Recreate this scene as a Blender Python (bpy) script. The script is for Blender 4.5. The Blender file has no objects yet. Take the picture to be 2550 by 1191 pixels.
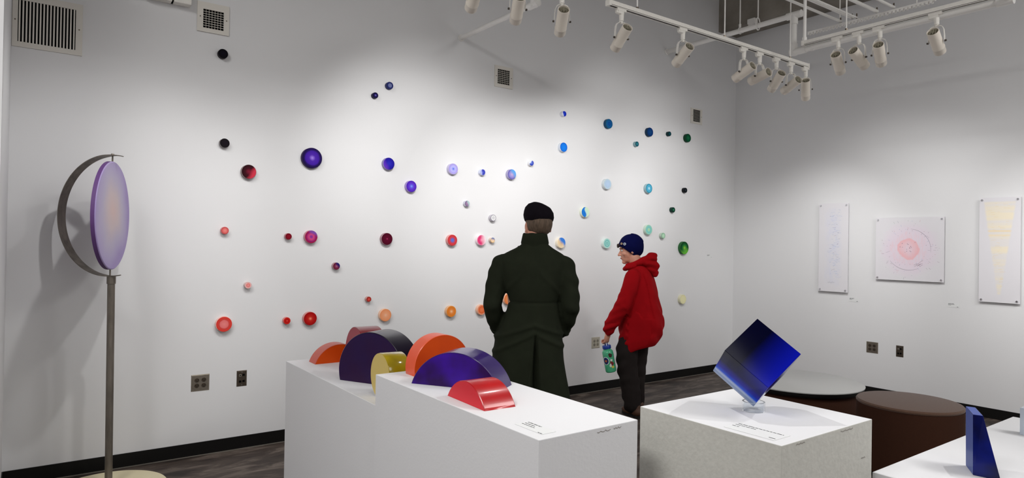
import bpy, bmesh, math, random
from mathutils import Vector, Matrix, noise
random.seed(7)
S = bpy.context.scene
C = S.collection
PI = math.pi
sin, cos, rad = math.sin, math.cos, math.radians

# ------------------------------------------------------------ camera
cam_d = bpy.data.cameras.new('camera')
cam = bpy.data.objects.new('camera', cam_d)
C.objects.link(cam)
S.camera = cam
YAW, PITCH, ROLL = rad(53.883), rad(0.437), rad(0.963)
F_ = Vector((cos(YAW)*cos(PITCH), sin(YAW)*cos(PITCH), sin(PITCH)))
R0 = Vector((sin(YAW), -cos(YAW), 0))
U0 = R0.cross(F_)
R_ = R0*cos(ROLL) + U0*sin(ROLL)
U_ = U0*cos(ROLL) - R0*sin(ROLL)
cam.matrix_world = Matrix(((R_.x, U_.x, -F_.x, 0), (R_.y, U_.y, -F_.y, 0), (R_.z, U_.z, -F_.z, 1.55), (0, 0, 0, 1)))
cam_d.sensor_width = 36
cam_d.lens = 36*1636.88/2550
cam_d.clip_start = 0.02

# ------------------------------------------------------------ world, colour management
w = bpy.data.worlds.new('world')
S.world = w
w.use_nodes = True
w.node_tree.nodes['Background'].inputs[0].default_value = (0.6, 0.62, 0.65, 1)
w.node_tree.nodes['Background'].inputs[1].default_value = 0.25
S.view_settings.view_transform = 'Standard'
S.view_settings.look = 'None'
S.view_settings.gamma = 1
S.view_settings.exposure = 0.0
S.view_settings.use_curve_mapping = False

# ------------------------------------------------------------ lights of the room and added fill
def spot(name, loc, aim, power, size, blend=1.0, r=0.03, col=(1.0, 0.987, 0.974)):
    d = bpy.data.lights.new(name, 'SPOT')
    d.energy = power; d.spot_size = rad(size); d.spot_blend = blend; d.shadow_soft_size = r; d.color = col
    o = bpy.data.objects.new(name, d)
    C.objects.link(o)
    o.location = loc
    dr = (Vector(aim) - Vector(loc)).normalized()
    o.rotation_euler = dr.to_track_quat('-Z', 'Y').to_euler()
    return o
def area(name, loc, sx, sy, power, col=(1, 0.99, 0.975)):
    d = bpy.data.lights.new(name, 'AREA')
    d.shape = 'RECTANGLE'; d.size = sx; d.size_y = sy; d.energy = power; d.color = col
    o = bpy.data.objects.new(name, d)
    C.objects.link(o)
    o.location = loc
    return o
# unseen fill panels added under the ceiling to lift the room's ambient light
area('ceiling_fill_light', (1.0, -1.6, 4.7), 1.2, 2.4, 24)
area('ceiling_fill_light', (4.5, -1.6, 4.7), 1.2, 2.4, 150)
area('ceiling_fill_light', (-1.7, 1.2, 4.7), 1.2, 2.4, 158)
# track heads over the plinths (their track runs above the frame)
spot('plinth_track_light', (3.60, 0.55, 3.1), (2.25, 1.35, 0.98), 66, 62, r=.012)
spot('plinth_track_light', (1.85, 2.55, 3.15), (2.10, 1.45, 0.95), 64, 60, r=.012)
spot('plinth_track_light', (0.95, 1.35, 3.15), (1.45, 2.3, 0.95), 24, 62)
spot('plinth_track_light', (2.7, 2.2, 3.15), (1.5, 2.4, 0.95), 22, 60)
# heads of the wall track nearest the left corner, above the frame
spot('wall_track_light', (0.72, 3.50, 3.12), (0.35, 5.0, 1.2), 50, 84)
spot('wall_track_light', (1.30, 3.40, 3.12), (0.35, 5.0, 1.45), 16, 84)

# ------------------------------------------------------------ materials
def lin(hx):
    if isinstance(hx, (tuple, list)): return tuple(hx)+(1,) if len(hx) == 3 else tuple(hx)
    hx = hx.lstrip('#')
    v = [int(hx[i:i+2], 16)/255 for i in (0, 2, 4)]
    return tuple(x/12.92 if x <= .04045 else ((x+.055)/1.055)**2.4 for x in v)+(1,)
MATS = {}
def mat(name, col, rough=.6, metal=0, spec=.5, trans=0, coat=0, sss=0, noise_amt=0, noise_scale=20, bump=0, bump_scale=200, ior=1.45, sheen=0, stretch=None, alpha=1):
    if name in MATS: return MATS[name]
    m = bpy.data.materials.new(name); m.use_nodes = True
    nt = m.node_tree; b = nt.nodes['Principled BSDF']
    b.inputs['Base Color'].default_value = lin(col)
    b.inputs['Roughness'].default_value = rough
    b.inputs['Metallic'].default_value = metal
    b.inputs['Specular IOR Level'].default_value = spec
    b.inputs['Transmission Weight'].default_value = trans
    b.inputs['Coat Weight'].default_value = coat
    b.inputs['Coat Roughness'].default_value = .08
    b.inputs['IOR'].default_value = ior
    b.inputs['Sheen Weight'].default_value = sheen
    b.inputs['Alpha'].default_value = alpha
    if sss:
        b.inputs['Subsurface Weight'].default_value = sss
        b.inputs['Subsurface Radius'].default_value = (.05, .03, .03)
    tc = nt.nodes.new('ShaderNodeTexCoord')
    src = tc.outputs['Object']
    if stretch:
        mp = nt.nodes.new('ShaderNodeMapping'); mp.inputs['Scale'].default_value = stretch
        nt.links.new(src, mp.inputs[0]); src = mp.outputs[0]
    if noise_amt:
        n = nt.nodes.new('ShaderNodeTexNoise'); n.inputs['Scale'].default_value = noise_scale; n.inputs['Detail'].default_value = 5
        nt.links.new(src, n.inputs['Vector'])
        r = nt.nodes.new('ShaderNodeValToRGB')
        c = lin(col)
        r.color_ramp.elements[0].position = .3; r.color_ramp.elements[1].position = .7
        r.color_ramp.elements[0].color = tuple(max(0, x*(1-noise_amt)) for x in c[:3])+(1,)
        r.color_ramp.elements[1].color = tuple(min(1, x*(1+noise_amt)) for x in c[:3])+(1,)
        nt.links.new(n.outputs['Fac'], r.inputs[0]); nt.links.new(r.outputs[0], b.inputs['Base Color'])
    if bump:
        n = nt.nodes.new('ShaderNodeTexNoise'); n.inputs['Scale'].default_value = bump_scale; n.inputs['Detail'].default_value = 6
        nt.links.new(src, n.inputs['Vector'])
        bp = nt.nodes.new('ShaderNodeBump'); bp.inputs['Strength'].default_value = bump; bp.inputs['Distance'].default_value = .004
        nt.links.new(n.outputs['Fac'], bp.inputs['Height']); nt.links.new(bp.outputs[0], b.inputs['Normal'])
    MATS[name] = m
    return m
M_wall = mat('wall_paint', '#dfdfe0', .75, spec=.25, bump=.04, bump_scale=120)
M_wallr = M_wall
M_ceil = mat('ceiling_concrete', '#8b857c', .9, noise_amt=.25, noise_scale=3, bump=.5, bump_scale=14)
M_base = mat('black_vinyl', '#0c0b0a', .5, spec=.3)
M_plinth = mat('plinth_paint', '#dcdcde', .7, spec=.25, bump=.12, bump_scale=90)
M_plinth_rough = mat('plinth_paint_textured', '#c6c5be', .85, spec=.15, noise_amt=.05, noise_scale=60, bump=.3, bump_scale=70)
M_white = mat('white_enamel', '#e9e6df', .45, spec=.4, noise_amt=.03, noise_scale=40)
M_fixture = mat('cream_lamp_enamel', '#e6ded2', .5, spec=.35)
M_pipe = mat('pipe_paint', '#ebe9e5', .4, spec=.5)
M_dark = mat('dark_void', '#060606', .9, spec=.1)
M_vent = mat('vent_enamel', '#dad6ce', .5, spec=.3)
M_steel = mat('brushed_steel', '#a39a8c', .32, metal=1, noise_amt=.1, noise_scale=60)
M_steel_d = mat('dark_brushed_steel', '#6b6156', .38, metal=1)
M_chrome = mat('bright_steel', '#c9c9cc', .2, metal=1)
M_iron = mat('weathered_iron', '#7b746b', .5, metal=.75, noise_amt=.25, noise_scale=35, bump=.2, bump_scale=150, stretch=(1, 1, .2))
M_bplate = mat('cream_base_plate', '#d9cfae', .6, spec=.3)
M_paper = mat('card_stock', '#dfe0e0', .5, spec=.3)
M_ink = mat('printed_ink', '#3a3a3c', .8)
M_acr = mat('clear_acrylic', '#f4f7fa', .03, trans=1, ior=1.3)

# floor: mottled dark vinyl
def floor_mat():
    m = bpy.data.materials.new('dark_vinyl_floor'); m.use_nodes = True
    nt = m.node_tree; b = nt.nodes['Principled BSDF']
    tc = nt.nodes.new('ShaderNodeTexCoord'); mp = nt.nodes.new('ShaderNodeMapping')
    mp.inputs['Scale'].default_value = (1.6, 5.5, 1); mp.inputs['Rotation'].default_value = (0, 0, .12)
    n = nt.nodes.new('ShaderNodeTexNoise'); n.inputs['Scale'].default_value = 1.7; n.inputs['Detail'].default_value = 9; n.inputs['Roughness'].default_value = .62; n.inputs['Distortion'].default_value = .8
    r = nt.nodes.new('ShaderNodeValToRGB'); cr = r.color_ramp
    cr.elements[0].position = .32; cr.elements[0].color = lin('#2a2320')
    cr.elements[1].position = .70; cr.elements[1].color = lin('#7c7168')
    e = cr.elements.new(.5); e.color = lin('#4a403a')
    nt.links.new(tc.outputs['Object'], mp.inputs[0]); nt.links.new(mp.outputs[0], n.inputs['Vector'])
    nt.links.new(n.outputs['Fac'], r.inputs[0]); nt.links.new(r.outputs[0], b.inputs['Base Color'])
    b.inputs['Roughness'].default_value = .55
    b.inputs['Specular IOR Level'].default_value = .3
    return m
M_floor = floor_mat()

# ------------------------------------------------------------ mesh helpers
def obj(name, bm, m, parent=None, smooth=False, loc=None):
    bmesh.ops.recalc_face_normals(bm, faces=bm.faces[:])
    me = bpy.data.meshes.new(name); bm.to_mesh(me); bm.free()
    for x in (m if isinstance(m, (list, tuple)) else [m]): me.materials.append(x)
    if smooth:
        for p in me.polygons: p.use_smooth = True
        if smooth != 'all':
            me.set_sharp_from_angle(angle=rad(35))
    o = bpy.data.objects.new(name, me); C.objects.link(o)
    if parent: o.parent = parent
    if loc is not None: o.location = loc
    return o
def thing(name, label, cat, loc=(0, 0, 0), rotz=0, group=None):
    o = bpy.data.objects.new(name, None); C.objects.link(o)
    o.empty_display_size = .1
    o.location = loc; o.rotation_euler = (0, 0, rotz)
    o['label'] = label; o['category'] = cat
    if group: o['group'] = group
    return o
def tag(o, label, cat, group=None):
    o['label'] = label; o['category'] = cat
    if group: o['group'] = group
    return o
def struct(name, bm, m):
    o = obj(name, bm, m); o['kind'] = 'structure'; return o
def box(bm, a, b, bev=0, mi=0):
    x0, y0, z0 = a; x1, y1, z1 = b
    vs = [bm.verts.new(p) for p in ((x0, y0, z0), (x1, y0, z0), (x1, y1, z0), (x0, y1, z0), (x0, y0, z1), (x1, y0, z1), (x1, y1, z1), (x0, y1, z1))]
    fs = [bm.faces.new([vs[i] for i in f]) for f in ((3, 2, 1, 0), (4, 5, 6, 7), (0, 1, 5, 4), (1, 2, 6, 5), (2, 3, 7, 6), (3, 0, 4, 7))]
    for f in fs: f.material_index = mi
    if bev:
        es = list({e for f in fs for e in f.edges})
        bmesh.ops.bevel(bm, geom=es, offset=bev, segments=2, affect='EDGES', profile=.6)
    return vs
def NB(): return bmesh.new()
def basis(d):
    d = Vector(d).normalized()
    a = Vector((0, 0, 1)) if abs(d.z) < .9 else Vector((1, 0, 0))
    x = d.cross(a).normalized(); y = d.cross(x).normalized()
    return x, y, d
def cyl(bm, p0, p1, r0, r1=None, n=24, cap=True, mi=0):
    r1 = r0 if r1 is None else r1
    p0, p1 = Vector(p0), Vector(p1)
    x, y, d = basis(p1-p0)
    A = [bm.verts.new(p0+(x*cos(t)+y*sin(t))*r0) for t in [2*PI*i/n for i in range(n)]]
    B = [bm.verts.new(p1+(x*cos(t)+y*sin(t))*r1) for t in [2*PI*i/n for i in range(n)]]
    for i in range(n):
        bm.faces.new((A[i], A[(i+1) % n], B[(i+1) % n], B[i])).material_index = mi
    if cap:
        bm.faces.new(A[::-1]).material_index = mi; bm.faces.new(B).material_index = mi
def tube(bm, pts, rs, n=16, cap=True):
    pts = [Vector(p) for p in pts]
    if not isinstance(rs, (list, tuple)): rs = [rs]*len(pts)
    rings = []
    px = None
    for i, p in enumerate(pts):
        d = (pts[min(i+1, len(pts)-1)]-pts[max(i-1, 0)]).normalized()
        if px is None: px = basis(d)[0]
        px = (px - d*px.dot(d)).normalized(); py = d.cross(px)
        rings.append([bm.verts.new(p+(px*cos(2*PI*k/n)+py*sin(2*PI*k/n))*rs[i]) for k in range(n)])
    for a, b in zip(rings, rings[1:]):
        for k in range(n): bm.faces.new((a[k], a[(k+1) % n], b[(k+1) % n], b[k]))
    if cap: bm.faces.new(rings[0][::-1]); bm.faces.new(rings[-1])
def lathe(bm, prof, n=48, axis='z', o=(0, 0, 0), mi=0):
    o = Vector(o); rings = []
    for r, h in prof:
        ring = []
        if r < 1e-6:
            p = {'z': (0, 0, h), 'y': (0, h, 0), 'x': (h, 0, 0)}[axis]
            ring = [bm.verts.new(o+Vector(p))]
        else:
            for k in range(n):
                t = 2*PI*k/n; a, b = r*cos(t), r*sin(t)
                p = {'z': (a, b, h), 'y': (a, h, b), 'x': (h, a, b)}[axis]
                ring.append(bm.verts.new(o+Vector(p)))
        rings.append(ring)
    for a, b in zip(rings, rings[1:]):
        for k in range(n):
            if len(a) == 1 and len(b) == 1: continue
            if len(a) == 1: f = (a[0], b[k], b[(k+1) % n])
            elif len(b) == 1: f = (a[k], a[(k+1) % n], b[0])
            else: f = (a[k], a[(k+1) % n], b[(k+1) % n], b[k])
            bm.faces.new(f).material_index = mi
def ell(bm, c, r, rot=None, u=20, v=14):
    M = Matrix.Translation(Vector(c)) @ (rot.to_4x4() if rot else Matrix.Identity(4)) @ Matrix.Diagonal((r[0], r[1], r[2], 1))
    bmesh.ops.create_uvsphere(bm, u_segments=u, v_segments=v, radius=1, matrix=M)
def loft(bm, secs, n=40):
    """secs: (z, cx, cy, a, b, tilt) elliptical rings, superellipse-ish"""
    rings = []
    for s in secs:
        z, cx, cy, a, b = s[:5]; tl = s[5] if len(s) > 5 else 0
        ring = []
        for k in range(n):
            t = 2*PI*k/n; ct, st = cos(t), sin(t)
            x = a*math.copysign(abs(ct)**.85, ct); y = b*math.copysign(abs(st)**.85, st)
            ring.append(bm.verts.new((cx+x, cy+y, z+tl*y)))
        rings.append(ring)
    for p, q in zip(rings, rings[1:]):
        for k in range(n): bm.faces.new((p[k], p[(k+1) % n], q[(k+1) % n], q[k]))
    bm.faces.new(rings[0][::-1]); bm.faces.new(rings[-1])
def fuse(name, bm, m, parent, voxel=.008, it=6, post=None, cut=None):
    """voxel-join overlapping closed pieces into one continuous skin"""
    me = bpy.data.meshes.new('tmp'); bmesh.ops.recalc_face_normals(bm, faces=bm.faces[:]); bm.to_mesh(me); bm.free()
    t = bpy.data.objects.new('tmp', me); C.objects.link(t)
    r = t.modifiers.new('r', 'REMESH'); r.mode = 'VOXEL'; r.voxel_size = voxel; r.adaptivity = 0
    s = t.modifiers.new('s', 'SMOOTH'); s.iterations = it; s.factor = .5
    dg = bpy.context.evaluated_depsgraph_get()
    out = bpy.data.meshes.new_from_object(t.evaluated_get(dg))
    bpy.data.objects.remove(t)
    out.name = name
    if post:
        ns = [v.normal.copy() for v in out.vertices]
        for v, nn in zip(out.vertices, ns):
            v.co = v.co + nn*post(v.co, nn)
    out.materials.clear(); out.materials.append(m)
    for p in out.polygons: p.use_smooth = True
    o = bpy.data.objects.new(name, out); C.objects.link(o)
    o.parent = parent
    return o

# ------------------------------------------------------------ room shell
XW, YW, H = 7.245, 5.12, 5.0
X0 = -.127
bm = NB(); box(bm, (-3.4, -3.7, -.15), (XW+.15, YW+.15, 0)); struct('floor', bm, M_floor)
bm = NB(); box(bm, (-3.4, -3.7, H), (XW+.15, YW+.15, H+.15)); struct('ceiling', bm, M_ceil)
bm = NB(); box(bm, (X0-.15, YW, 0), (XW+.15, YW+.15, H)); struct('wall_north', bm, M_wall)
bm = NB(); box(bm, (XW, -3.55, 0), (XW+.15, YW, H)); struct('wall_east', bm, M_wall)
bm = NB(); box(bm, (X0-.15, 3.9, 0), (X0, YW, H)); struct('wall_west', bm, M_wall)
bm = NB(); box(bm, (-3.25, 3.9, 0), (X0-.15, 4.05, H)); struct('wall_northwest', bm, M_wall)
bm = NB(); box(bm, (-3.4, -3.55, 0), (-3.25, 4.05, H)); struct('wall_southwest', bm, M_wall)
bm = NB(); box(bm, (-3.4, -3.7, 0), (XW+.15, -3.55, H)); struct('wall_south', bm, M_wall)
def baseboard(name, a, b):
    bm = NB(); box(bm, a, b, .002); struct(name, bm, M_base)
baseboard('baseboard_north', (X0+.006, YW-.008, 0), (XW-.008, YW, .0935))
baseboard('baseboard_east', (XW-.008, -3.5, 0), (XW, YW-.008, .0935))
baseboard('baseboard_west', (X0, 3.9, 0), (X0+.006, YW-.0, .0935))
# thin pale seal line along the foot of the north baseboard
bm = NB(); box(bm, (X0+.006, YW-.019, 0), (XW-.01, YW-.008, .004)); struct('trim_1', bm, mat('floor_edge_sealant', '#6f6a62', .6))
# concrete beam above the east wall
bm = NB(); box(bm, (6.877, -3.5, 4.24), (XW, YW, H))
bmesh.ops.subdivide_edges(bm, edges=bm.edges[:], cuts=6, use_grid_fill=True)
struct('trim_2', bm, M_ceil)

# ------------------------------------------------------------ plinths
def plinth(label, a, b, z, m, extra=None):
    cx, cy = (a[0]+b[0])/2, (a[1]+b[1])/2
    t = thing('display_plinth', label, 'plinth', (cx, cy, 0), 0, 'white display plinths')
    bm = NB(); box(bm, (a[0]-cx, a[1]-cy, 0), (b[0]-cx, b[1]-cy, z), .0025); bmesh.ops.recalc_face_normals(bm, faces=bm.faces[:])
    for f in bm.faces:
        if f.normal.z > .6: f.material_index = 1
    bd = obj('body', bm, [m, M_plinth], t)
    if extra:
        for (x, y, zz, l, h) in extra:
            bm = NB()      # chips in the paint edge, on the face towards -Y
            pts = []
            for k in range(9):
                u = k/8
                pts.append((x+l*u-cx, y-cy-.0006, zz-h*abs(sin(u*9+x*40))*.9))
            vs0 = [bm.verts.new(p) for p in pts]
            vs1 = [bm.verts.new((p[0], p[1]-.0003, p[2]-.0022)) for p in pts]
            for k in range(8): bm.faces.new((vs0[k], vs0[k+1], vs1[k+1], vs1[k]))
            obj('paint_chip', bm, mat('exposed_fibreboard', '#85807a', .9), t)
    return t
plinth('long low white plinth by the left wall side, behind and lower than the middle one', (1.285, 2.765), (1.73, 4.117), .80, M_plinth)
plinth('long white plinth in the middle carrying orange, violet and red half discs', (1.265, 1.576), (1.701, 2.762), .95, M_plinth,
       [(1.51, 1.576, .940, .06, .006), (1.585, 1.576, .942, .035, .006)])
plinth('square white plinth with rough sides under the tilted blue cube', (1.850, 1.128), (2.418, 1.703), .95, M_plinth_rough,
       [(1.93, 1.128, .944, .05, .004), (2.2, 1.128, .943, .08, .005), (2.34, 1.128, .83, .03, .006)])
plinth('low white plinth at the right edge of the frame under the dark blue wedge', (2.46, .10), (3.875, 1.145), .75, M_plinth)

# ------------------------------------------------------------ half discs
def resin(name, col, rough=.22, coat=.6, trans=.0, grad=None, sss=.0, col2=None):
    """tinted cast resin: slow cloudy variation between two pigments"""
    m = bpy.data.materials.new(name); m.use_nodes = True
    nt = m.node_tree; b = nt.nodes['Principled BSDF']
    tc = nt.nodes.new('ShaderNodeTexCoord')
    n = nt.nodes.new('ShaderNodeTexNoise'); n.inputs['Scale'].default_value = 5; n.inputs['Detail'].default_value = 3
    nt.links.new(tc.outputs['Object'], n.inputs['Vector'])
    r = nt.nodes.new('ShaderNodeValToRGB'); r.color_ramp.elements[0].position = .38; r.color_ramp.elements[1].position = .62
    r.color_ramp.elements[0].color = lin(col); r.color_ramp.elements[1].color = lin(col2 or col)
    nt.links.new(n.outputs['Fac'], r.inputs[0]); nt.links.new(r.outputs[0], b.inputs['Base Color'])
    b.inputs['Roughness'].default_value = rough; b.inputs['Specular IOR Level'].default_value = .5 if coat > .15 else .2; b.inputs['Coat Weight'].default_value = coat; b.inputs['Coat Roughness'].default_value = .1
    b.inputs['Transmission Weight'].default_value = trans
    if sss:
        b.inputs['Subsurface Weight'].default_value = sss; b.inputs['Subsurface Radius'].default_value = (.06, .03, .03)
    n2 = nt.nodes.new('ShaderNodeTexNoise'); n2.inputs['Scale'].default_value = 60
    bp = nt.nodes.new('ShaderNodeBump'); bp.inputs['Strength'].default_value = .05
    nt.links.new(tc.outputs['Object'], n2.inputs['Vector']); nt.links.new(n2.outputs['Fac'], bp.inputs['Height']); nt.links.new(bp.outputs[0], b.inputs['Normal'])
    return m
def half_disc(label, x, y, z, yaw, R, c, t, face_m, rim_m):
    """segment of a thick disc standing on its flat cut; front face at (x,y) looking along yaw, thickness t behind it"""
    yaw = rad(yaw)
    root = thing('half_disc_sculpture', label, 'sculpture', (x, y, z), yaw, 'coloured resin half discs on the plinths')
    a0 = math.asin(max(-1, min(1, c/R)))
    n = 64
    # local: front normal +X, width along Y
    prof = [(R*cos(-a0+(PI+2*a0)*k/n), c+R*sin(-a0+(PI+2*a0)*k/n)) for k in range(n+1)]
    bm = NB(); e = .0025
    def ring(xx, k): 
        return [bm.verts.new((xx, p[0]*(1-k), max(0, c+(p[1]-c)*(1-k)) if p[1] > 1e-5 else 0)) for p in prof]
    rg = [ring(0, .012), ring(-e, 0), ring(-t+e, 0), ring(-t, .012)]
    for A, B in zip(rg, rg[1:]):
        for k in range(n): bm.faces.new((A[k], A[k+1], B[k+1], B[k]))
        bm.faces.new((A[0], B[0], B[n], A[n]))
    obj('curved_rim', bm, rim_m, root, smooth=True)
    for nm, xx in (('front_face', .0006), ('back_face', -t-.0006)):
        bm = NB(); vs = [bm.verts.new((xx, p[0]*.985, max(0.0005, c+(p[1]-c)*.985))) for p in prof]
        bm.faces.new(vs)
        vs2 = [bm.verts.new((0 if xx > 0 else -t, v.co.y, v.co.z)) for v in vs]
        for k in range(n+1):
            bm.faces.new((vs[k], vs[(k+1) % (n+1)], vs2[(k+1) % (n+1)], vs2[k]))
        obj(nm, bm, face_m, root)
    return root
half_disc('orange half disc farthest left on the low plinth', 1.5514, 3.9149, .80, -90.36, .1622, -.0512, .1147,
          resin('orange_face', '#cf4608', .4, 0, col2='#d64e0c'), resin('orange_rim', '#b84028', .4, .2))
half_disc('dark red half disc mostly hidden behind the big dark purple one', 1.559, 3.70, .80, 175.5, .1903, .0507, .1388,
          resin('wine_face', '#962c3c', .4, 0), resin('wine_rim', '#80101c', .3, .4))
half_disc('largest half disc, nearly black purple, on the low plinth', 1.4509, 3.2355, .80, -152.07, .2122, .0591, .1631,
          resin('aubergine_face', '#261040', .4, 0, col2='#2a0f38'), resin('aubergine_rim', '#10061e', .28, .25))
half_disc('tall translucent yellow disc at the near end of the low plinth', 1.3561, 2.9119, .80, 179, .1108, .1057, .1098,
          resin('straw_face', '#d2b860', .4, .2), resin('yellow_rim', '#d2b920', .12, .9, trans=.35, col2='#9a8210'))
half_disc('bright orange half disc at the far end of the middle plinth, behind the violet one', 1.5321, 2.621, .95, -89.8, .1461, .031, .0893,
          resin('tangerine_face', '#cc4708', .4, 0, col2='#bc3c08'), resin('tangerine_rim', '#dc5026', .4, .2))
half_disc('wide violet half disc on the middle plinth behind the small red one', 1.424, 2.3421, .95, -146.07, .211, -.0661, .151,
          resin('violet_face', '#3c1096', .4, 0, col2='#2a0a4e'), resin('violet_rim', '#2e1464', .3, .4, col2='#281058'))
half_disc('low bright red half disc nearest the front of the middle plinth', 1.3233, 2.0937, .95, 177.67, .1614, -.0794, .1336,
          resin('rose_face', '#d22c38', .4, 0), resin('scarlet_rim', '#b4040c', .3, .3, col2='#98030c'))

# ------------------------------------------------------------ blue cube on a ring
V = {'A': (2.1566, 1.4175, 1.2914), 'B': (2.0054, 1.4477, 1.1829), 'C': (2.2108, 1.2778, 1.1769), 'D': (2.0596, 1.3081, 1.0684),
     'E': (2.1041, 1.5707, 1.0796), 'F': (2.1583, 1.4311, .9651), 'H': (2.3095, 1.4008, 1.0736), 'G': (2.2553, 1.5405, 1.1881)}
ORG = Vector((2.1583, 1.4311, .9655))
gdir = (Vector(V['E'])-Vector(V['B'])).normalized(); SIDE = (Vector(V['E'])-Vector(V['B'])).length
adir = (Vector(V['B'])-Vector(V['A'])).normalized()
bdir = (Vector(V['C'])-Vector(V['A'])).normalized()
def cube_mat():
    m = bpy.data.materials.new('graded_blue_acrylic'); m.use_nodes = True
    nt = m.node_tree; b = nt.nodes['Principled BSDF']
    tc = nt.nodes.new('ShaderNodeTexCoord')
    def along(dv, off):
        d = nt.nodes.new('ShaderNodeVectorMath'); d.operation = 'DOT_PRODUCT'
        d.inputs[1].default_value = dv/SIDE
        nt.links.new(tc.outputs['Object'], d.inputs[0])
        a = nt.nodes.new('ShaderNodeMath'); a.operation = 'ADD'; a.inputs[1].default_value = off
        nt.links.new(d.outputs['Value'], a.inputs[0]); return a.outputs[0]
    A = Vector(V['A'])-ORG
    g = along(gdir, -A.dot(gdir)/SIDE)
    bb = along(bdir, -A.dot(bdir)/SIDE)
    r = nt.nodes.new('ShaderNodeValToRGB'); cr = r.color_ramp
    cr.elements[0].position = 0; cr.elements[0].color = lin('#02063c')
    cr.elements[1].position = 1; cr.elements[1].color = lin('#c4d4f0')
    for p, c in ((.40, '#03064a'), (.62, '#0814a0'), (.75, '#1450d8'), (.83, '#c4d6f6'), (.9, '#a4bcec')):
        e = cr.elements.new(p); e.color = lin(c)
    nt.links.new(g, r.inputs[0])
    # the front slab's lit right side is coloured in: near-black navy to royal blue
    r2 = nt.nodes.new('ShaderNodeValToRGB'); cr = r2.color_ramp
    cr.elements[0].position = .35; cr.elements[0].color = lin('#01021e')
    cr.elements[1].position = .95; cr.elements[1].color = lin('#06129c')
    nt.links.new(bb, r2.inputs[0])
    st = nt.nodes.new('ShaderNodeValToRGB'); st.color_ramp.elements[0].position = .0; st.color_ramp.elements[1].position = .5
    nt.links.new(g, st.inputs[0])
    mx = nt.nodes.new('ShaderNodeMix'); mx.data_type = 'RGBA'
    nt.links.new(st.outputs[0], mx.inputs['Factor']); nt.links.new(r2.outputs[0], mx.inputs['A']); nt.links.new(r.outputs[0], mx.inputs['B'])
    nt.links.new(mx.outputs['Result'], b.inputs['Base Color'])
    b.inputs['Roughness'].default_value = .1; b.inputs['IOR'].default_value = 1.32; b.inputs['Specular IOR Level'].default_value = .35
    tr = nt.nodes.new('ShaderNodeValToRGB'); tr.color_ramp.elements[0].position = .74; tr.color_ramp.elements[1].position = .9
    tr.color_ramp.elements[1].color = (.45, .45, .45, 1)
    nt.links.new(g, tr.inputs[0]); nt.links.new(tr.outputs[0], b.inputs['Transmission Weight'])
    return m
t = thing('blue_cube_sculpture', 'deep blue acrylic cube balanced on one corner in a clear ring', 'sculpture', ORG)
bm = NB(); vv = {k: bm.verts.new(Vector(p)-ORG) for k, p in V.items()}
for f in ('ABDC', 'BEFD', 'CDFH', 'AGEB', 'ACHG', 'GHFE'): bm.faces.new([vv[k] for k in f])
bmesh.ops.bevel(bm, geom=bm.edges[:], offset=.0012, segments=1, affect='EDGES')
obj('cube', bm, cube_mat(), t)
bm = NB(); lathe(bm, [(.040, 0), (.040, .034), (.0345, .034), (.0345, 0), (.040, 0)], 64)
tag(obj('acrylic_ring', bm, M_acr, smooth=True, loc=(2.160, 1.431, .9505)), 'short clear acrylic ring stand under the blue cube', 'stand')

# ------------------------------------------------------------ dark blue wedge and clear block on the right plinth
O2 = Vector((2.80, .93, .75))
M_wedge = resin('cobalt_resin', '#04146c', .2, .1, col2='#01021c')
M_wedge2 = resin('frosted_blue', '#4a5c98', .6, .1, col2='#505a9a')
bm = NB()
P = dict(a=(2.8335, .9818, .7505), d=(2.735, .925, .7505), c=(2.748, .845, .7505), b=(2.852, .90, .7505),
         A=(2.8325, .9838, .9715), D=(2.738, .928, .9655), C=(2.748, .900, .9655), B=(2.842, .956, .9715))
vv = {k: bm.verts.new(Vector(p)-O2) for k, p in P.items()}
for f in ('adDA', 'dcCD', 'cbBC', 'baAB', 'ADCB', 'abcd'):
    bm.faces.new([vv[k] for k in f])
bmesh.ops.recalc_face_normals(bm, faces=bm.faces[:])
for f in bm.faces:
    f.material_index = 1 if f.normal.dot(Vector((-.5, .86, 0))) > .8 or f.normal.z > .8 else 0
bmesh.ops.bevel(bm, geom=bm.edges[:], offset=.001, segments=1, affect='EDGES')
tag(obj('blue_wedge_sculpture', bm, [M_wedge, M_wedge2], loc=O2), 'upright dark blue wedge slab standing on the right plinth', 'sculpture')
bm = NB(); box(bm, (0, -.09, 0), (.055, .015, .118), .0015)
tag(obj('clear_block_sculpture', bm, mat('milky_acrylic', '#d3dbe6', .15, trans=.5), loc=(3.519, 1.0, .7505)), 'pale clear acrylic block cut off by the right frame edge', 'sculpture')

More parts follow.
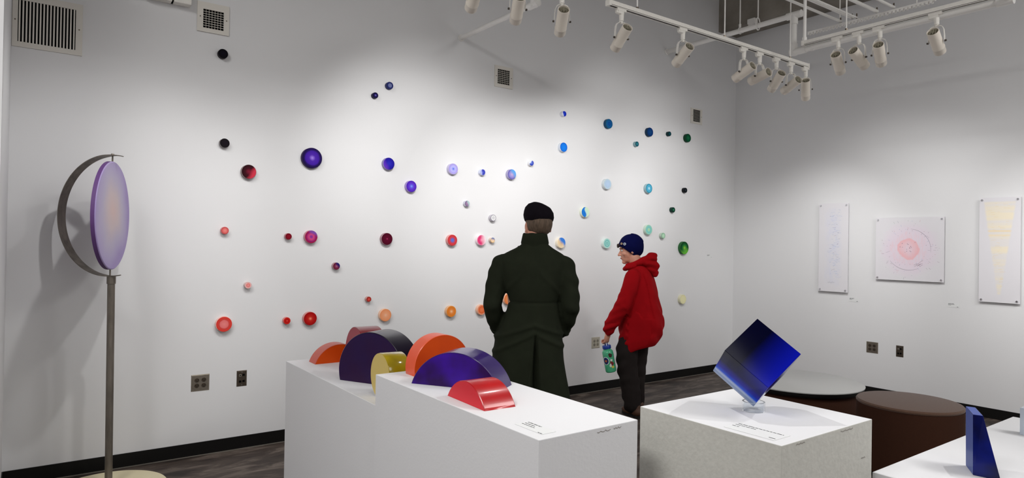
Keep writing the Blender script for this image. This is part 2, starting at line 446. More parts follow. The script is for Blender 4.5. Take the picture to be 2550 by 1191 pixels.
# ------------------------------------------------------------ caption cards
def card(name, label, org, u, v, w_, h_, lines, price, th=.0012, ink=M_ink):
    """card plane: text runs along u, stacks down along -v; org = top-left corner"""
    u, v, org = Vector(u), Vector(v), Vector(org)
    nrm = u.cross(v)
    o = thing(name, label, 'caption card', org, 0, 'caption cards')
    bm = NB()
    def quad(a, b, c_, d, lift0, lift1):
        q = [(a, c_), (b, c_), (b, d), (a, d)]
        lo = [bm.verts.new(u*x - v*y + nrm*lift0) for x, y in q]; hi = [bm.verts.new(u*x - v*y + nrm*lift1) for x, y in q]
        bm.faces.new(lo[::-1]); bm.faces.new(hi)
        for i in range(4): bm.faces.new((lo[i], lo[(i+1) % 4], hi[(i+1) % 4], hi[i]))
    quad(0, w_, 0, h_, 0, th)
    obj('card', bm, M_paper, o)
    rnd = random.Random(len(label))
    for (x0, x1, yy, hh) in lines+[price]:
        x = x0; bm = NB()
        while x < x1-.002:
            l = min(rnd.uniform(.006, .018)*(w_/.17+.3), x1-x)
            quad(x, x+l, yy, yy+hh, th, th+.0002); x += l+hh*.6
        obj('printed_line', bm, ink, o)
card('caption_card', 'small caption card lying near the front corner of the middle plinth', (1.366, 1.759, .9503), (0, -1, 0), (1, 0, 0), .144, .058,
     [(.006, .078, .004, .0045), (.007, .063, .018, .004), (.007, .075, .031, .004)], (.118, .139, .052, .004))
card('caption_card', 'caption card lying in front of the blue cube', (1.970, 1.355, .9503), (0, -1, 0), (1, 0, 0), .184, .092,
     [(.003, .170, .012, .005), (.003, .082, .029, .0045), (.004, .031, .048, .0045)], (.155, .179, .072, .0045))
card('caption_card', 'small white caption card on the long wall near the far corner', (6.706, YW-.0005, 1.462), (1, 0, 0), (0, 0, 1), .102, .042,
     [(.006, .06, .006, .004), (.006, .04, .015, .003)], (.08, .095, .033, .003))
card('caption_card', 'small caption card right of the tall pale blue drawing', (XW-.0005, 3.640, 1.028), (0, -1, 0), (0, 0, 1), .102, .045,
     [(.006, .055, .006, .004), (.006, .045, .014, .003), (.006, .03, .021, .003)], (.08, .096, .036, .004))
card('caption_card', 'small caption card right of the square pink drawing', (XW-.0005, 2.680, 1.049), (0, -1, 0), (0, 0, 1), .102, .044,
     [(.006, .055, .006, .004), (.006, .06, .014, .003), (.006, .03, .021, .003)], (.08, .096, .035, .004))

# ------------------------------------------------------------ wall discs
def disc_face_mat(name, stops, split=None, nz=.06):
    m = bpy.data.materials.new(name); m.use_nodes = True
    nt = m.node_tree; b = nt.nodes['Principled BSDF']
    tc = nt.nodes.new('ShaderNodeTexCoord')
    sp = nt.nodes.new('ShaderNodeSeparateXYZ'); nt.links.new(tc.outputs['Object'], sp.inputs[0])
    cb = nt.nodes.new('ShaderNodeCombineXYZ'); nt.links.new(sp.outputs[0], cb.inputs[0]); nt.links.new(sp.outputs[2], cb.inputs[2])
    ln = nt.nodes.new('ShaderNodeVectorMath'); ln.operation = 'LENGTH'; nt.links.new(cb.outputs[0], ln.inputs[0])
    n = nt.nodes.new('ShaderNodeTexNoise'); n.inputs['Scale'].default_value = 2.5; n.inputs['Detail'].default_value = 6
    nt.links.new(tc.outputs['Object'], n.inputs['Vector'])
    mu = nt.nodes.new('ShaderNodeMath'); mu.operation = 'MULTIPLY_ADD'; mu.inputs[1].default_value = nz*2; mu.inputs[2].default_value = -nz
    nt.links.new(n.outputs['Fac'], mu.inputs[0])
    ad = nt.nodes.new('ShaderNodeMath'); ad.operation = 'ADD'; nt.links.new(ln.outputs['Value'], ad.inputs[0]); nt.links.new(mu.outputs[0], ad.inputs[1])
    r = nt.nodes.new('ShaderNodeValToRGB'); cr = r.color_ramp
    cr.elements[0].position = stops[0][0]; cr.elements[0].color = lin(stops[0][1])
    cr.elements[1].position = stops[-1][0]; cr.elements[1].color = lin(stops[-1][1])
    for p, c in stops[1:-1]:
        e = cr.elements.new(p); e.color = lin(c)
    nt.links.new(ad.outputs[0], r.inputs[0])
    out = r.outputs[0]
    if split:
        ang, off, wid, col, amp = split       # second pigment poured over one side
        d = nt.nodes.new('ShaderNodeVectorMath'); d.operation = 'DOT_PRODUCT'; d.inputs[1].default_value = (cos(rad(ang)), 0, sin(rad(ang)))
        nt.links.new(tc.outputs['Object'], d.inputs[0])
        d2 = nt.nodes.new('ShaderNodeVectorMath'); d2.operation = 'DOT_PRODUCT'; d2.inputs[1].default_value = (-sin(rad(ang)), 0, cos(rad(ang)))
        nt.links.new(tc.outputs['Object'], d2.inputs[0])
        s = nt.nodes.new('ShaderNodeMath'); s.operation = 'SINE'
        m2 = nt.nodes.new('ShaderNodeMath'); m2.operation = 'MULTIPLY'; m2.inputs[1].default_value = 3.0
        nt.links.new(d2.outputs['Value'], m2.inputs[0]); nt.links.new(m2.outputs[0], s.inputs[0])
        m3 = nt.nodes.new('ShaderNodeMath'); m3.operation = 'MULTIPLY_ADD'; m3.inputs[1].default_value = amp
        nt.links.new(s.outputs[0], m3.inputs[0]); nt.links.new(d.outputs['Value'], m3.inputs[2])
        mr = nt.nodes.new('ShaderNodeMapRange'); mr.inputs['From Min'].default_value = off-wid; mr.inputs['From Max'].default_value = off+wid
        nt.links.new(m3.outputs[0], mr.inputs['Value'])
        mx = nt.nodes.new('ShaderNodeMix'); mx.data_type = 'RGBA'; mx.inputs['B'].default_value = lin(col)
        nt.links.new(mr.outputs[0], mx.inputs['Factor']); nt.links.new(out, mx.inputs['A']); out = mx.outputs['Result']
    nt.links.new(out, b.inputs['Base Color'])
    b.inputs['Roughness'].default_value = .5; b.inputs['Specular IOR Level'].default_value = .07
    return m
DT = .035
bm = NB(); lathe(bm, [(0, 0), (.97, 0), (1, .002), (1, .034)], 56, 'y')   # unit radius, scaled in X and Z only
body_me = bpy.data.meshes.new('rim')
bmesh.ops.recalc_face_normals(bm, faces=bm.faces[:]); bm.to_mesh(body_me); bm.free()
for p in body_me.polygons: p.use_smooth = True
body_me.set_sharp_from_angle(angle=rad(25))
bm = NB(); lathe(bm, [(0, -.0014), (.955, -.0014), (.965, .001)], 56, 'y')
face_me = bpy.data.meshes.new('coloured_face')
bmesh.ops.recalc_face_normals(bm, faces=bm.faces[:]); bm.to_mesh(face_me); bm.free()
for p in face_me.polygons: p.use_smooth = False
def mixhex(a, b, t):
    a, b = a.lstrip('#'), b.lstrip('#')
    return '#'+''.join('%02x' % round(int(a[i:i+2], 16)*(1-t)+int(b[i:i+2], 16)*t) for i in (0, 2, 4))
def wall_disc(x, z, r, label, stops, split=None, rim=None, k=.55):
    t = thing('resin_wall_disc', label, 'wall disc', (x, YW, z), 0, 'resin discs scattered across the long white wall')
    rc = rim or mixhex(stops[-1][1], '#f0ece8', k)
    b = body_me.copy(); b.materials.append(mat('rim_'+rc, rc, .5, spec=.2))
    o = bpy.data.objects.new('rim', b); C.objects.link(o); o.parent = t; o.location = (0, -.0345, 0); o.scale = (r, 1, r)
    f = face_me.copy(); f.materials.append(disc_face_mat('disc_face', stops, split))
    o = bpy.data.objects.new('coloured_face', f); C.objects.link(o); o.parent = t; o.location = (0, -.0353, 0); o.scale = (r, 1, r)
DISCS = [
 (1.093, 2.895, .034, 'black wall disc highest on the left, under the square vent', [(0, '#120c1c'), (1, '#050308')], None, '#181018'),
 (1.116, 2.248, .034, 'black wall disc above and left of the dark red one', [(0, '#140a18'), (1, '#080308')], None, None),
 (1.288, 2.053, .053, 'dark red wall disc with a bright red wedge at lower right', [(0, '#7c1830'), (.5, '#3c0816'), (1, '#23040c')], (-35, .35, .25, '#c83448', .1), None),
 (1.760, 2.198, .080, 'largest purple wall disc with pale violet centre', [(0, '#a088dc'), (.12, '#8464cc'), (.3, '#4c24a4'), (.66, '#3e189a'), (.78, '#200a58'), (1, '#16063c')], None, '#241046'),
 (2.282, 2.767, .025, 'tiny navy wall disc left of its grey blue neighbour near the top', [(0, '#8a80d0'), (.3, '#2a2070'), (.6, '#120a40'), (1, '#0c0630')], None, '#1a1440'),
 (2.411, 2.869, .031, 'small grey blue ringed wall disc highest in the centre', [(0, '#a0a8c0'), (.2, '#4c5488'), (.4, '#7c84a8'), (.6, '#2c3470'), (1, '#141c54')], None, '#2a3060'),
 (2.415, 2.209, .052, 'royal blue wall disc with violet left side', [(0, '#2c2cb0'), (.6, '#2018a0'), (1, '#1c1280')], (200, .45, .3, '#5c30b4', .1), None),
 (2.629, 2.032, .050, 'bright violet wall disc with pale blue star centre', [(0, '#88a0ec'), (.25, '#5c58d8'), (.5, '#5c34c4'), (1, '#4418a8')], None, None),
 (1.129, 1.613, .027, 'small salmon wall disc at far left, halfway up', [(0, '#e88c88'), (.6, '#dc6c68'), (.8, '#c85050'), (1, '#b84448')], None, None),
 (1.588, 1.579, .025, 'small crimson wall disc beside the magenta and purple one', [(0, '#900c24'), (1, '#6c0418')], None, None),
 (1.764, 1.580, .051, 'magenta wall disc with purple heart and purple ring', [(0, '#7c3498'), (.2, '#9c3890'), (.35, '#cc4880'), (.6, '#b4346c'), (.72, '#7c1c70'), (.82, '#a8184c'), (1, '#8c1038')], (55, .55, .2, '#7c4ca8', .1), None),
 (2.410, 1.575, .051, 'deep maroon wall disc with tiny pink centre', [(0, '#b44870'), (.1, '#7c1840'), (.2, '#5c0828'), (1, '#48041c')], None, None),
 (3.048, 1.575, .051, 'red wall disc with blue centre', [(0, '#5070cc'), (.22, '#6868b8'), (.42, '#8c5088'), (.52, '#cc3c48'), (1, '#bc3434')], None, None),
 (3.361, 1.581, .050, 'hot pink wall disc fading to white at right', [(0, '#f090b0'), (.4, '#e0487c'), (.7, '#d42c68'), (1, '#e080a4')], (0, .35, .5, '#f4dce4', .1), '#f0e0e4'),
 (3.487, 1.583, .025, 'tiny cream and blue wall disc right of the pink one', [(0, '#f0b0a8'), (.4, '#ecd8b8'), (1, '#e0b070')], (70, .3, .4, '#6878a8', .1), '#d8c4b8'),
 (3.199, 1.912, .027, 'tiny mauve and grey green wall disc above the red and blue one', [(0, '#a07ca0'), (.5, '#8c7090'), (1, '#706488')], (10, .2, .3, '#a8c0c4', .2), '#c8c8d4'),
 (3.489, 1.792, .032, 'small white wall disc with thin grey rings', [(0, '#b0a4b0'), (.15, '#e4e4e4'), (.35, '#a8a8b0'), (.5, '#e8e8e8'), (.75, '#dcdcdc'), (.85, '#807c8c'), (1, '#9c98a4')], None, '#c0bcc4'),
 (1.974, 1.349, .029, 'small plum wall disc with navy right side', [(0, '#b07090'), (.35, '#803858'), (.7, '#701c38'), (1, '#601428')], (25, .3, .3, '#281c68', .2), None),
 (1.298, 1.211, .025, 'small pink glassy wall disc above the big salmon red one', [(0, '#f0a09c'), (.5, '#e47c78'), (.8, '#f0c4c0'), (1, '#b88484')], None, None),
 (2.256, 1.073, .022, 'tiny brick red wall disc above the peach one', [(0, '#e07060'), (.4, '#c83c34'), (.75, '#a83028'), (1, '#903028')], None, None),
 (2.409, .934, .053, 'peach wall disc just above the dark red half disc', [(0, '#f4c0a0'), (.3, '#f0a880'), (.85, '#ec9868'), (1, '#e08850')], None, None),
 (3.050, .935, .051, 'amber orange wall disc with pale centre', [(0, '#f8d0a8'), (.2, '#f0a870'), (.4, '#e88840'), (.75, '#e07c28'), (.9, '#e89038'), (1, '#cc7024')], None, None),
 (3.376, .935, .048, 'coral orange wall disc close to the green coat sleeve', [(0, '#ec8458'), (.5, '#e87040'), (.7, '#d86034'), (.8, '#f0a080'), (1, '#e48858')], None, None),
 (1.136, .932, .056, 'big red wall disc with salmon centre at lower left', [(0, '#ec8884'), (.5, '#e47474'), (.6, '#d04840'), (.8, '#dc4038'), (1, '#d83c30')], None, '#f0c8c0'),
 (1.589, .932, .027, 'small bright red wall disc left of the scarlet one', [(0, '#dc5048'), (.3, '#cc1c18'), (.6, '#a81010'), (.75, '#d82c20'), (1, '#b81818')], None, None),
 (1.769, .939, .053, 'scarlet wall disc with small peach centre', [(0, '#f09c80'), (.14, '#e06850'), (.3, '#c42820'), (.7, '#b01414'), (1, '#9c1010')], None, None),
 (3.044, 2.216, .050, 'lavender wall disc with dark blue dot in the middle', [(0, '#404cc0'), (.12, '#7080dc'), (.25, '#9ca0ec'), (.55, '#b4b0f0'), (.65, '#a098e0'), (.9, '#a89cd8'), (1, '#9088c8')], None, None),
 (3.362, 2.211, .029, 'small indigo wall disc with pale left edge', [(0, '#6070cc'), (.4, '#3038a8'), (.8, '#4048b0'), (1, '#8088c0')], (180, .3, .2, '#a8b0e0', .1), '#d4d8ec'),
 (3.697, 2.217, .050, 'periwinkle wall disc with sky blue upper right', [(0, '#d0a8b8'), (.25, '#a898cc'), (.7, '#7c78bc'), (.9, '#6458a4'), (1, '#50489c')], (35, .25, .35, '#5c9cdc', .1), None),
 (3.932, 2.346, .027, 'small cobalt wall disc set above its white neighbours', [(0, '#8098dc'), (.4, '#4054b8'), (1, '#2434a0')], (130, .4, .2, '#d8e0f0', .1), '#e8e8ec'),
 (4.341, 2.542, .049, 'plain bright blue wall disc', [(0, '#1880e8'), (.7, '#1474e0'), (1, '#1058c0')], None, '#dce4f0'),
 (4.653, 1.896, .055, 'wall disc half blue and half mint with a curved seam', [(0, '#c0e4d8'), (1, '#d4e8c8')], (175, .02, .12, '#2078d4', .28), '#e4ecd8'),
 (4.330, 1.571, .055, 'wall disc with blue upper right and sandy lower left', [(0, '#c8a898'), (.4, '#e4c8a0'), (1, '#f0dcb8')], (40, .12, .25, '#3c80dc', .12), '#f0e6d4'),
 (4.341, 2.882, .028, 'small ultramarine wall disc, uppermost right of centre', [(0, '#2440d4'), (1, '#1028b0')], (190, .5, .15, '#e0e4f4', .1), '#e4e6f0'),
 (4.975, 2.858, .052, 'petrol blue ringed wall disc at upper right', [(0, '#0c50a0'), (.45, '#0c4890'), (.55, '#1870a8'), (.7, '#0c4080'), (.9, '#1c6c98'), (1, '#104868')], None, '#1c5078'),
 (5.617, 2.842, .051, 'dark navy teal wall disc right of the petrol blue one', [(0, '#184c7c'), (.5, '#0c3c78'), (.8, '#0c3470'), (1, '#0c2c50')], None, '#123654'),
 (5.948, 2.860, .027, 'tiny dark teal wall disc between navy and green ones', [(0, '#185c5c'), (.5, '#0c3c48'), (1, '#082c30')], None, '#0c3034'),
 (6.280, 2.847, .050, 'bottle green wall disc under the far small vent', [(0, '#187044'), (.5, '#0c5838'), (1, '#083c28')], None, '#0a4028'),
 (5.408, 2.685, .029, 'tiny teal wall disc below the navy teal one', [(0, '#64b0b0'), (.35, '#1c6878'), (1, '#104858')], None, '#90b0b8'),
 (4.965, 2.209, .057, 'very pale blue wall disc', [(0, '#b4cce8'), (.7, '#b0c8e0'), (.85, '#c0d4e0'), (1, '#a8bcc8')], None, '#d4dce0'),
 (5.613, 2.204, .054, 'turquoise ringed wall disc with pale centre', [(0, '#c0e4f0'), (.3, '#84c8e0'), (.42, '#2c94bc'), (.6, '#5cb4d4'), (.8, '#2c90b0'), (1, '#44889c')], None, None),
 (6.246, 2.222, .030, 'tiny nearly black wall disc at far right', [(0, '#3c4450'), (.4, '#10181c'), (1, '#0c1014')], None, '#14181c'),
 (6.033, 1.980, .031, 'tiny dark green wall disc with light dot', [(0, '#70b488'), (.25, '#1c6844'), (.5, '#0c4030'), (1, '#0c2c20')], None, '#1c3c34'),
 (5.619, 1.737, .057, 'aqua green wall disc with yellowish centre', [(0, '#b8dca0'), (.3, '#9cd4bc'), (.55, '#70c0bc'), (.75, '#8cccc0'), (1, '#98c4a8')], None, None),
 (5.864, 1.675, .034, 'small pale green wall disc right of the aqua one', [(0, '#c4e4c8'), (.6, '#a8d4b4'), (.85, '#8cb898'), (1, '#80a48c')], None, None),
 (6.242, 1.537, .076, 'largest green wall disc with lime splashes at far right', [(0, '#a0c84c'), (.3, '#4c9c34'), (.5, '#1c7438'), (.75, '#0c4c24'), (1, '#0c3c1c')], (-90, .35, .3, '#64b43c', .2), '#2c6838'),
 (4.970, 1.574, .056, 'aqua ringed wall disc left of the blue beanie', [(0, '#c4ece8'), (.18, '#60b4b0'), (.35, '#a8dcd4'), (.6, '#6cbcb8'), (.8, '#b4e0d8'), (1, '#c0dcd4')], None, '#e0ece8'),
 (6.230, .929, .056, 'cream wall disc low down right of the red hoodie', [(0, '#f0ecc0'), (.8, '#ece8b8'), (1, '#d8d4a4')], None, '#e0dcc0'),
 (3.684, 1.024, .054, 'orange wall disc glimpsed between the green coat and its left sleeve', [(0, '#f0a068'), (1, '#e07840')], None, None),
]
for x, z, r, lb, st, sp, rim in DISCS: wall_disc(x, z, r, lb, st, sp, rim)

# ------------------------------------------------------------ vents
def vent(name, label, x0, x1, z0, z1, ix0, ix1, iz0, iz1, kind, nv=0, nh=0):
    t = thing(name, label, 'air vent', ((x0+x1)/2, YW, (z0+z1)/2), 0, 'white air vents on the long wall')
    cx, cz = (x0+x1)/2, (z0+z1)/2
    a0, a1, b0, b1 = ix0-cx, ix1-cx, iz0-cz, iz1-cz
    X0_, X1_, Z0_, Z1_ = x0-cx, x1-cx, z0-cz, z1-cz
    bm = NB(); d = .010
    for (p, q, r_, s) in ((X0_, X1_, Z0_, b0), (X0_, X1_, b1, Z1_), (X0_, a0, b0, b1), (a1, X1_, b0, b1)):
        box(bm, (p, -d, r_), (q, -.0002, s))
    obj('frame', bm, M_vent, t)
    bm = NB(); box(bm, (a0, -.0012, b0), (a1, -.0003, b1)); obj('dark_opening', bm, M_dark, t)
    if nv:
        bm = NB()
        for k in range(nv):
            xx = a0+(a1-a0)*(k+.5)/nv
            if kind == 'louver':
                wv = (a1-a0)/nv*.25
                vs = [bm.verts.new(p) for p in ((xx-wv, -.009, b0), (xx+wv*.9, -.0045, b0), (xx+wv*.9, -.0045, b1), (xx-wv, -.009, b1), (xx-wv, -.007, b0), (xx+wv*.9, -.0025, b0), (xx+wv*.9, -.0025, b1), (xx-wv, -.007, b1))]
                for f in ((0, 1, 2, 3), (7, 6, 5, 4), (0, 4, 5, 1), (3, 2, 6, 7), (0, 3, 7, 4), (1, 5, 6, 2)): bm.faces.new([vs[i] for i in f])
            else:
                xx = a0+(a1-a0)*(k+1)/(nv+1); box(bm, (xx-.0014, -.006, b0), (xx+.0014, -.002, b1))
        obj('vertical_slats', bm, M_vent if kind == 'louver' else mat('vent_bars', '#b0aaa0', .5), t)
    if nh:
        bm = NB()
        for k in range(nh):
            zz = b0+(b1-b0)*(k+1)/(nh+1); box(bm, (a0, -.0085, zz-.0016), (a1, -.0065, zz+.0016))
        obj('horizontal_slats', bm, M_vent, t)
    for sx in (-1, 1):
        bm = NB(); xs = (X0_+a0)/2 if sx < 0 else (X1_+a1)/2
        cyl(bm, (xs, -.0125, 0), (xs, -.010, 0), .004, n=12); obj('screw', bm, M_steel_d, t)
vent('return_air_grille', 'large louvred air grille in the upper left corner', -.125, .240, 2.727, 3.06, -.097, .203, 2.759, 3.020, 'louver', 17)
vent('air_vent', 'square eggcrate vent near the top left of the long wall', .921, 1.135, 3.036, 3.250, .960, 1.098, 3.066, 3.200, 'egg', 6, 7)
vent('air_vent', 'square eggcrate vent high in the middle of the long wall', 3.497, 3.708, 3.038, 3.240, 3.530, 3.670, 3.070, 3.208, 'egg', 6, 7)
vent('air_vent', 'small slatted vent high near the far corner', 6.358, 6.568, 3.040, 3.225, 6.398, 6.533, 3.067, 3.209, 'slat', 0, 9)

# white boxes cut off by the top edge
t = thing('wall_mounted_box', 'white wall-mounted double box cut off by the top edge at left', 'wall box', (.75, YW, 3.185))
bm = NB(); box(bm, (-.16, -.075, 0), (-.004+.005, 0-.0005, .2), .008); obj('housing', bm, M_white, t)
bm = NB(); box(bm, (.012, -.075, 0), (.122, -.0005, .2), .008); obj('housing', bm, M_white, t)
bm = NB(); box(bm, (.001, -.05, .006), (.012, -.0005, .2)); obj('gap_strip', bm, M_dark, t)

# ------------------------------------------------------------ power and data plates
def frame_on(wall, a, z):
    if wall == 'n': return (a, YW, z), 0
    return (XW, a, z), -PI/2
def plate_bm(w_, h_, d=.0055):
    bm = NB(); k = .006
    lo = [(-w_/2, -.0003, -h_/2), (w_/2, -.0003, -h_/2), (w_/2, -.0003, h_/2), (-w_/2, -.0003, h_/2)]
    hi = [(-w_/2+k, -d, -h_/2+k), (w_/2-k, -d, -h_/2+k), (w_/2-k, -d, h_/2-k), (-w_/2+k, -d, h_/2-k)]
    A = [bm.verts.new(p) for p in lo]; B = [bm.verts.new(p) for p in hi]
    bm.faces.new(A[::-1]); bm.faces.new(B)
    for i in range(4): bm.faces.new((A[i], A[(i+1) % 4], B[(i+1) % 4], B[i]))
    return bm
def outlet(label, wall, a, z, m=M_steel, rm=M_steel_d):
    loc, rz = frame_on(wall, a, z)
    t = thing('power_outlet', label, 'outlet', loc, rz, 'steel double outlets')
    obj('cover_plate', plate_bm(.121, .118), m, t)
    for sx in (-.023, .023):
        for sz in (-.0195, .0195):
            bm = NB(); lathe(bm, [(0, -.0085), (.0145, -.0085), (.0160, -.0055)], 24, 'y', (sx, 0, sz))
            r = obj('receptacle', bm, rm, t, smooth=True)
            bm = NB()
            box(bm, (sx-.008, -.0092, sz), (sx-.0055, -.0084, sz+.008)); box(bm, (sx+.0055, -.0092, sz), (sx+.008, -.0084, sz+.008))
            cyl(bm, (sx, -.0092, sz-.006), (sx, -.0084, sz-.006), .0028, n=10)
            obj('slots', bm, M_dark, r)
        bm = NB(); cyl(bm, (sx, -.0068, 0), (sx, -.0054, 0), .0025, n=10); obj('screw', bm, M_chrome, t)
def jack(label, wall, a, z):
    loc, rz = frame_on(wall, a, z)
    t = thing('data_jack', label, 'wall jack', loc, rz, 'dark data jacks')
    obj('cover_plate', plate_bm(.072, .117), M_steel_d, t)
    for i, (sx, sz) in enumerate(((-.012, .024), (.012, .026), (-.012, -.022), (.012, -.020))):
        bm = NB(); box(bm, (sx-.008, -.0075, sz-.008), (sx+.008, -.0053, sz+.008), .0008)
        o = obj('port', bm, mat('jack_grey', '#8c867c', .5) if i == 0 else M_dark, t)
        if i == 0:
            bm = NB(); box(bm, (sx-.004, -.0082, sz-.004), (sx+.004, -.0074, sz+.004)); obj('socket', bm, M_dark, o)
    for sz in (-.046, .046):
        bm = NB(); cyl(bm, (0, -.0068, sz), (0, -.0054, sz), .0028, n=10); obj('screw', bm, M_chrome, t)
outlet('steel double outlet low on the long wall at left', 'n', .991, .518)
jack('dark data jack right of the left steel outlet', 'n', 1.274, .519)
outlet('pale double outlet low on the long wall beside the green bottle', 'n', 4.860, .515, mat('ivory_plate', '#bdb8a8', .4, metal=.3), mat('ivory_receptacle', '#8f8a7c', .5))
outlet('steel double outlet low on the right wall', 'e', 3.389, .512)
jack('dark data jack low on the right wall', 'e', 3.114, .510)

# ------------------------------------------------------------ framed acrylic drawings on the right wall
def art_mat(name, kind):
    m = bpy.data.materials.new(name); m.use_nodes = True
    nt = m.node_tree; b = nt.nodes['Principled BSDF']
    b.inputs['Roughness'].default_value = .3
    tc = nt.nodes.new('ShaderNodeTexCoord'); sp = nt.nodes.new('ShaderNodeSeparateXYZ'); nt.links.new(tc.outputs['Object'], sp.inputs[0])
    def M(op, a, b_=None, c=None):
        n = nt.nodes.new('ShaderNodeMath'); n.operation = op
        for i, v in enumerate((a, b_, c)):
            if v is None: continue
            if isinstance(v, (int, float)): n.inputs[i].default_value = v
            else: nt.links.new(v, n.inputs[i])
        n.use_clamp = False
        return n.outputs[0]
    def rng(v, a, b_, c=0, d=1):
        n = nt.nodes.new('ShaderNodeMapRange'); n.inputs[1].default_value = a; n.inputs[2].default_value = b_; n.inputs[3].default_value = c; n.inputs[4].default_value = d
        nt.links.new(v, n.inputs[0]); return n.outputs[0]
    def nz(scale, sc=(1, 1, 1), det=5):
        mp = nt.nodes.new('ShaderNodeMapping'); mp.inputs['Scale'].default_value = sc; nt.links.new(tc.outputs['Object'], mp.inputs[0])
        n = nt.nodes.new('ShaderNodeTexNoise'); n.inputs['Scale'].default_value = scale; n.inputs['Detail'].default_value = det
        nt.links.new(mp.outputs[0], n.inputs['Vector']); return n.outputs['Fac']
    def mix(f, a, b_):
        n = nt.nodes.new('ShaderNodeMix'); n.data_type = 'RGBA'; nt.links.new(f, n.inputs['Factor'])
        for k, v in (('A', a), ('B', b_)):
            if isinstance(v, str): n.inputs[k].default_value = lin(v)
            else: nt.links.new(v, n.inputs[k])
        return n.outputs['Result']
    x, z = sp.outputs[0], sp.outputs[2]
    paper = '#dddbdf'
    if kind == 'blue':
        f = M('MULTIPLY', rng(M('ABSOLUTE', x), .03, .11, 1, 0), rng(M('ABSOLUTE', z), .36, .46, 1, 0))
        f = M('MULTIPLY', f, rng(nz(14, (1, 1, .8)), .35, .7, .15, 1))
        out = mix(M('MULTIPLY', f, .6), paper, '#cfd2e6')
        f2 = M('MULTIPLY', rng(M('ABSOLUTE', M('SUBTRACT', x, .03)), .02, .07, 1, 0), rng(nz(38, (.6, 1, 1.6)), .56, .66))
        f2 = M('MULTIPLY', f2, rng(M('ABSOLUTE', z), .34, .42, 1, 0))
        out = mix(M('MULTIPLY', f2, .3), out, '#9fb0d4')
    elif kind == 'pink':
        r = M('SQRT', M('ADD', M('MULTIPLY', x, x), M('MULTIPLY', z, z)))
        rn = M('ADD', r, M('MULTIPLY', M('SUBTRACT', nz(9), .5), .09))
        out = mix(M('MULTIPLY', rng(rn, .30, .20, 0, 1), .55), paper, '#e2cfe0')
        out = mix(M('MULTIPLY', M('MULTIPLY', rng(rn, .19, .15, 0, 1), rng(nz(22, (3, 1, .7)), .4, .65)), .45), out, '#e9c3cc')
        out = mix(M('MULTIPLY', M('MULTIPLY', rng(rn, .108, .098, 0, 1), rng(rn, .03, .09, .25, 1)), .75), out, '#ecb0b4')
    else:
        wd = rng(z, -.40, .45, .012, .125)
        xa = M('ABSOLUTE', M('ADD', x, .0))
        f = rng(M('SUBTRACT', wd, xa), -.008, .008)
        f = M('MULTIPLY', f, rng(z, -.42, -.40)); f = M('MULTIPLY', f, rng(z, .455, .44))
        band = rng(nz(16, (.08, 1, 1)), .42, .62, .25, 1)
        out = mix(M('MULTIPLY', f, M('MULTIPLY', band, .8)), paper, '#eee2c4')
        st = M('MULTIPLY', rng(M('ABSOLUTE', M('SUBTRACT', z, .175)), .006, .012, 1, 0), f)
        out = mix(M('MULTIPLY', st, .6), out, '#eed6a0')
        st = M('MULTIPLY', rng(M('ABSOLUTE', M('SUBTRACT', z, .135)), .005, .010, 1, 0), f)
        out = mix(M('MULTIPLY', st, .45), out, '#eed8a8')
    nt.links.new(out, b.inputs['Base Color'])
    return m
def stroke(bm, p, q, wd, mi):
    p, q = Vector((p[0], 0, p[1])), Vector((q[0], 0, q[1]))
    d = q-p
    if d.length < 1e-5: return
    n = Vector((-d.z, 0, d.x)).normalized()*wd/2
    vs = [bm.verts.new(v) for v in (p-n, q-n, q+n, p+n)]
    f = bm.faces.new(vs); f.material_index = mi
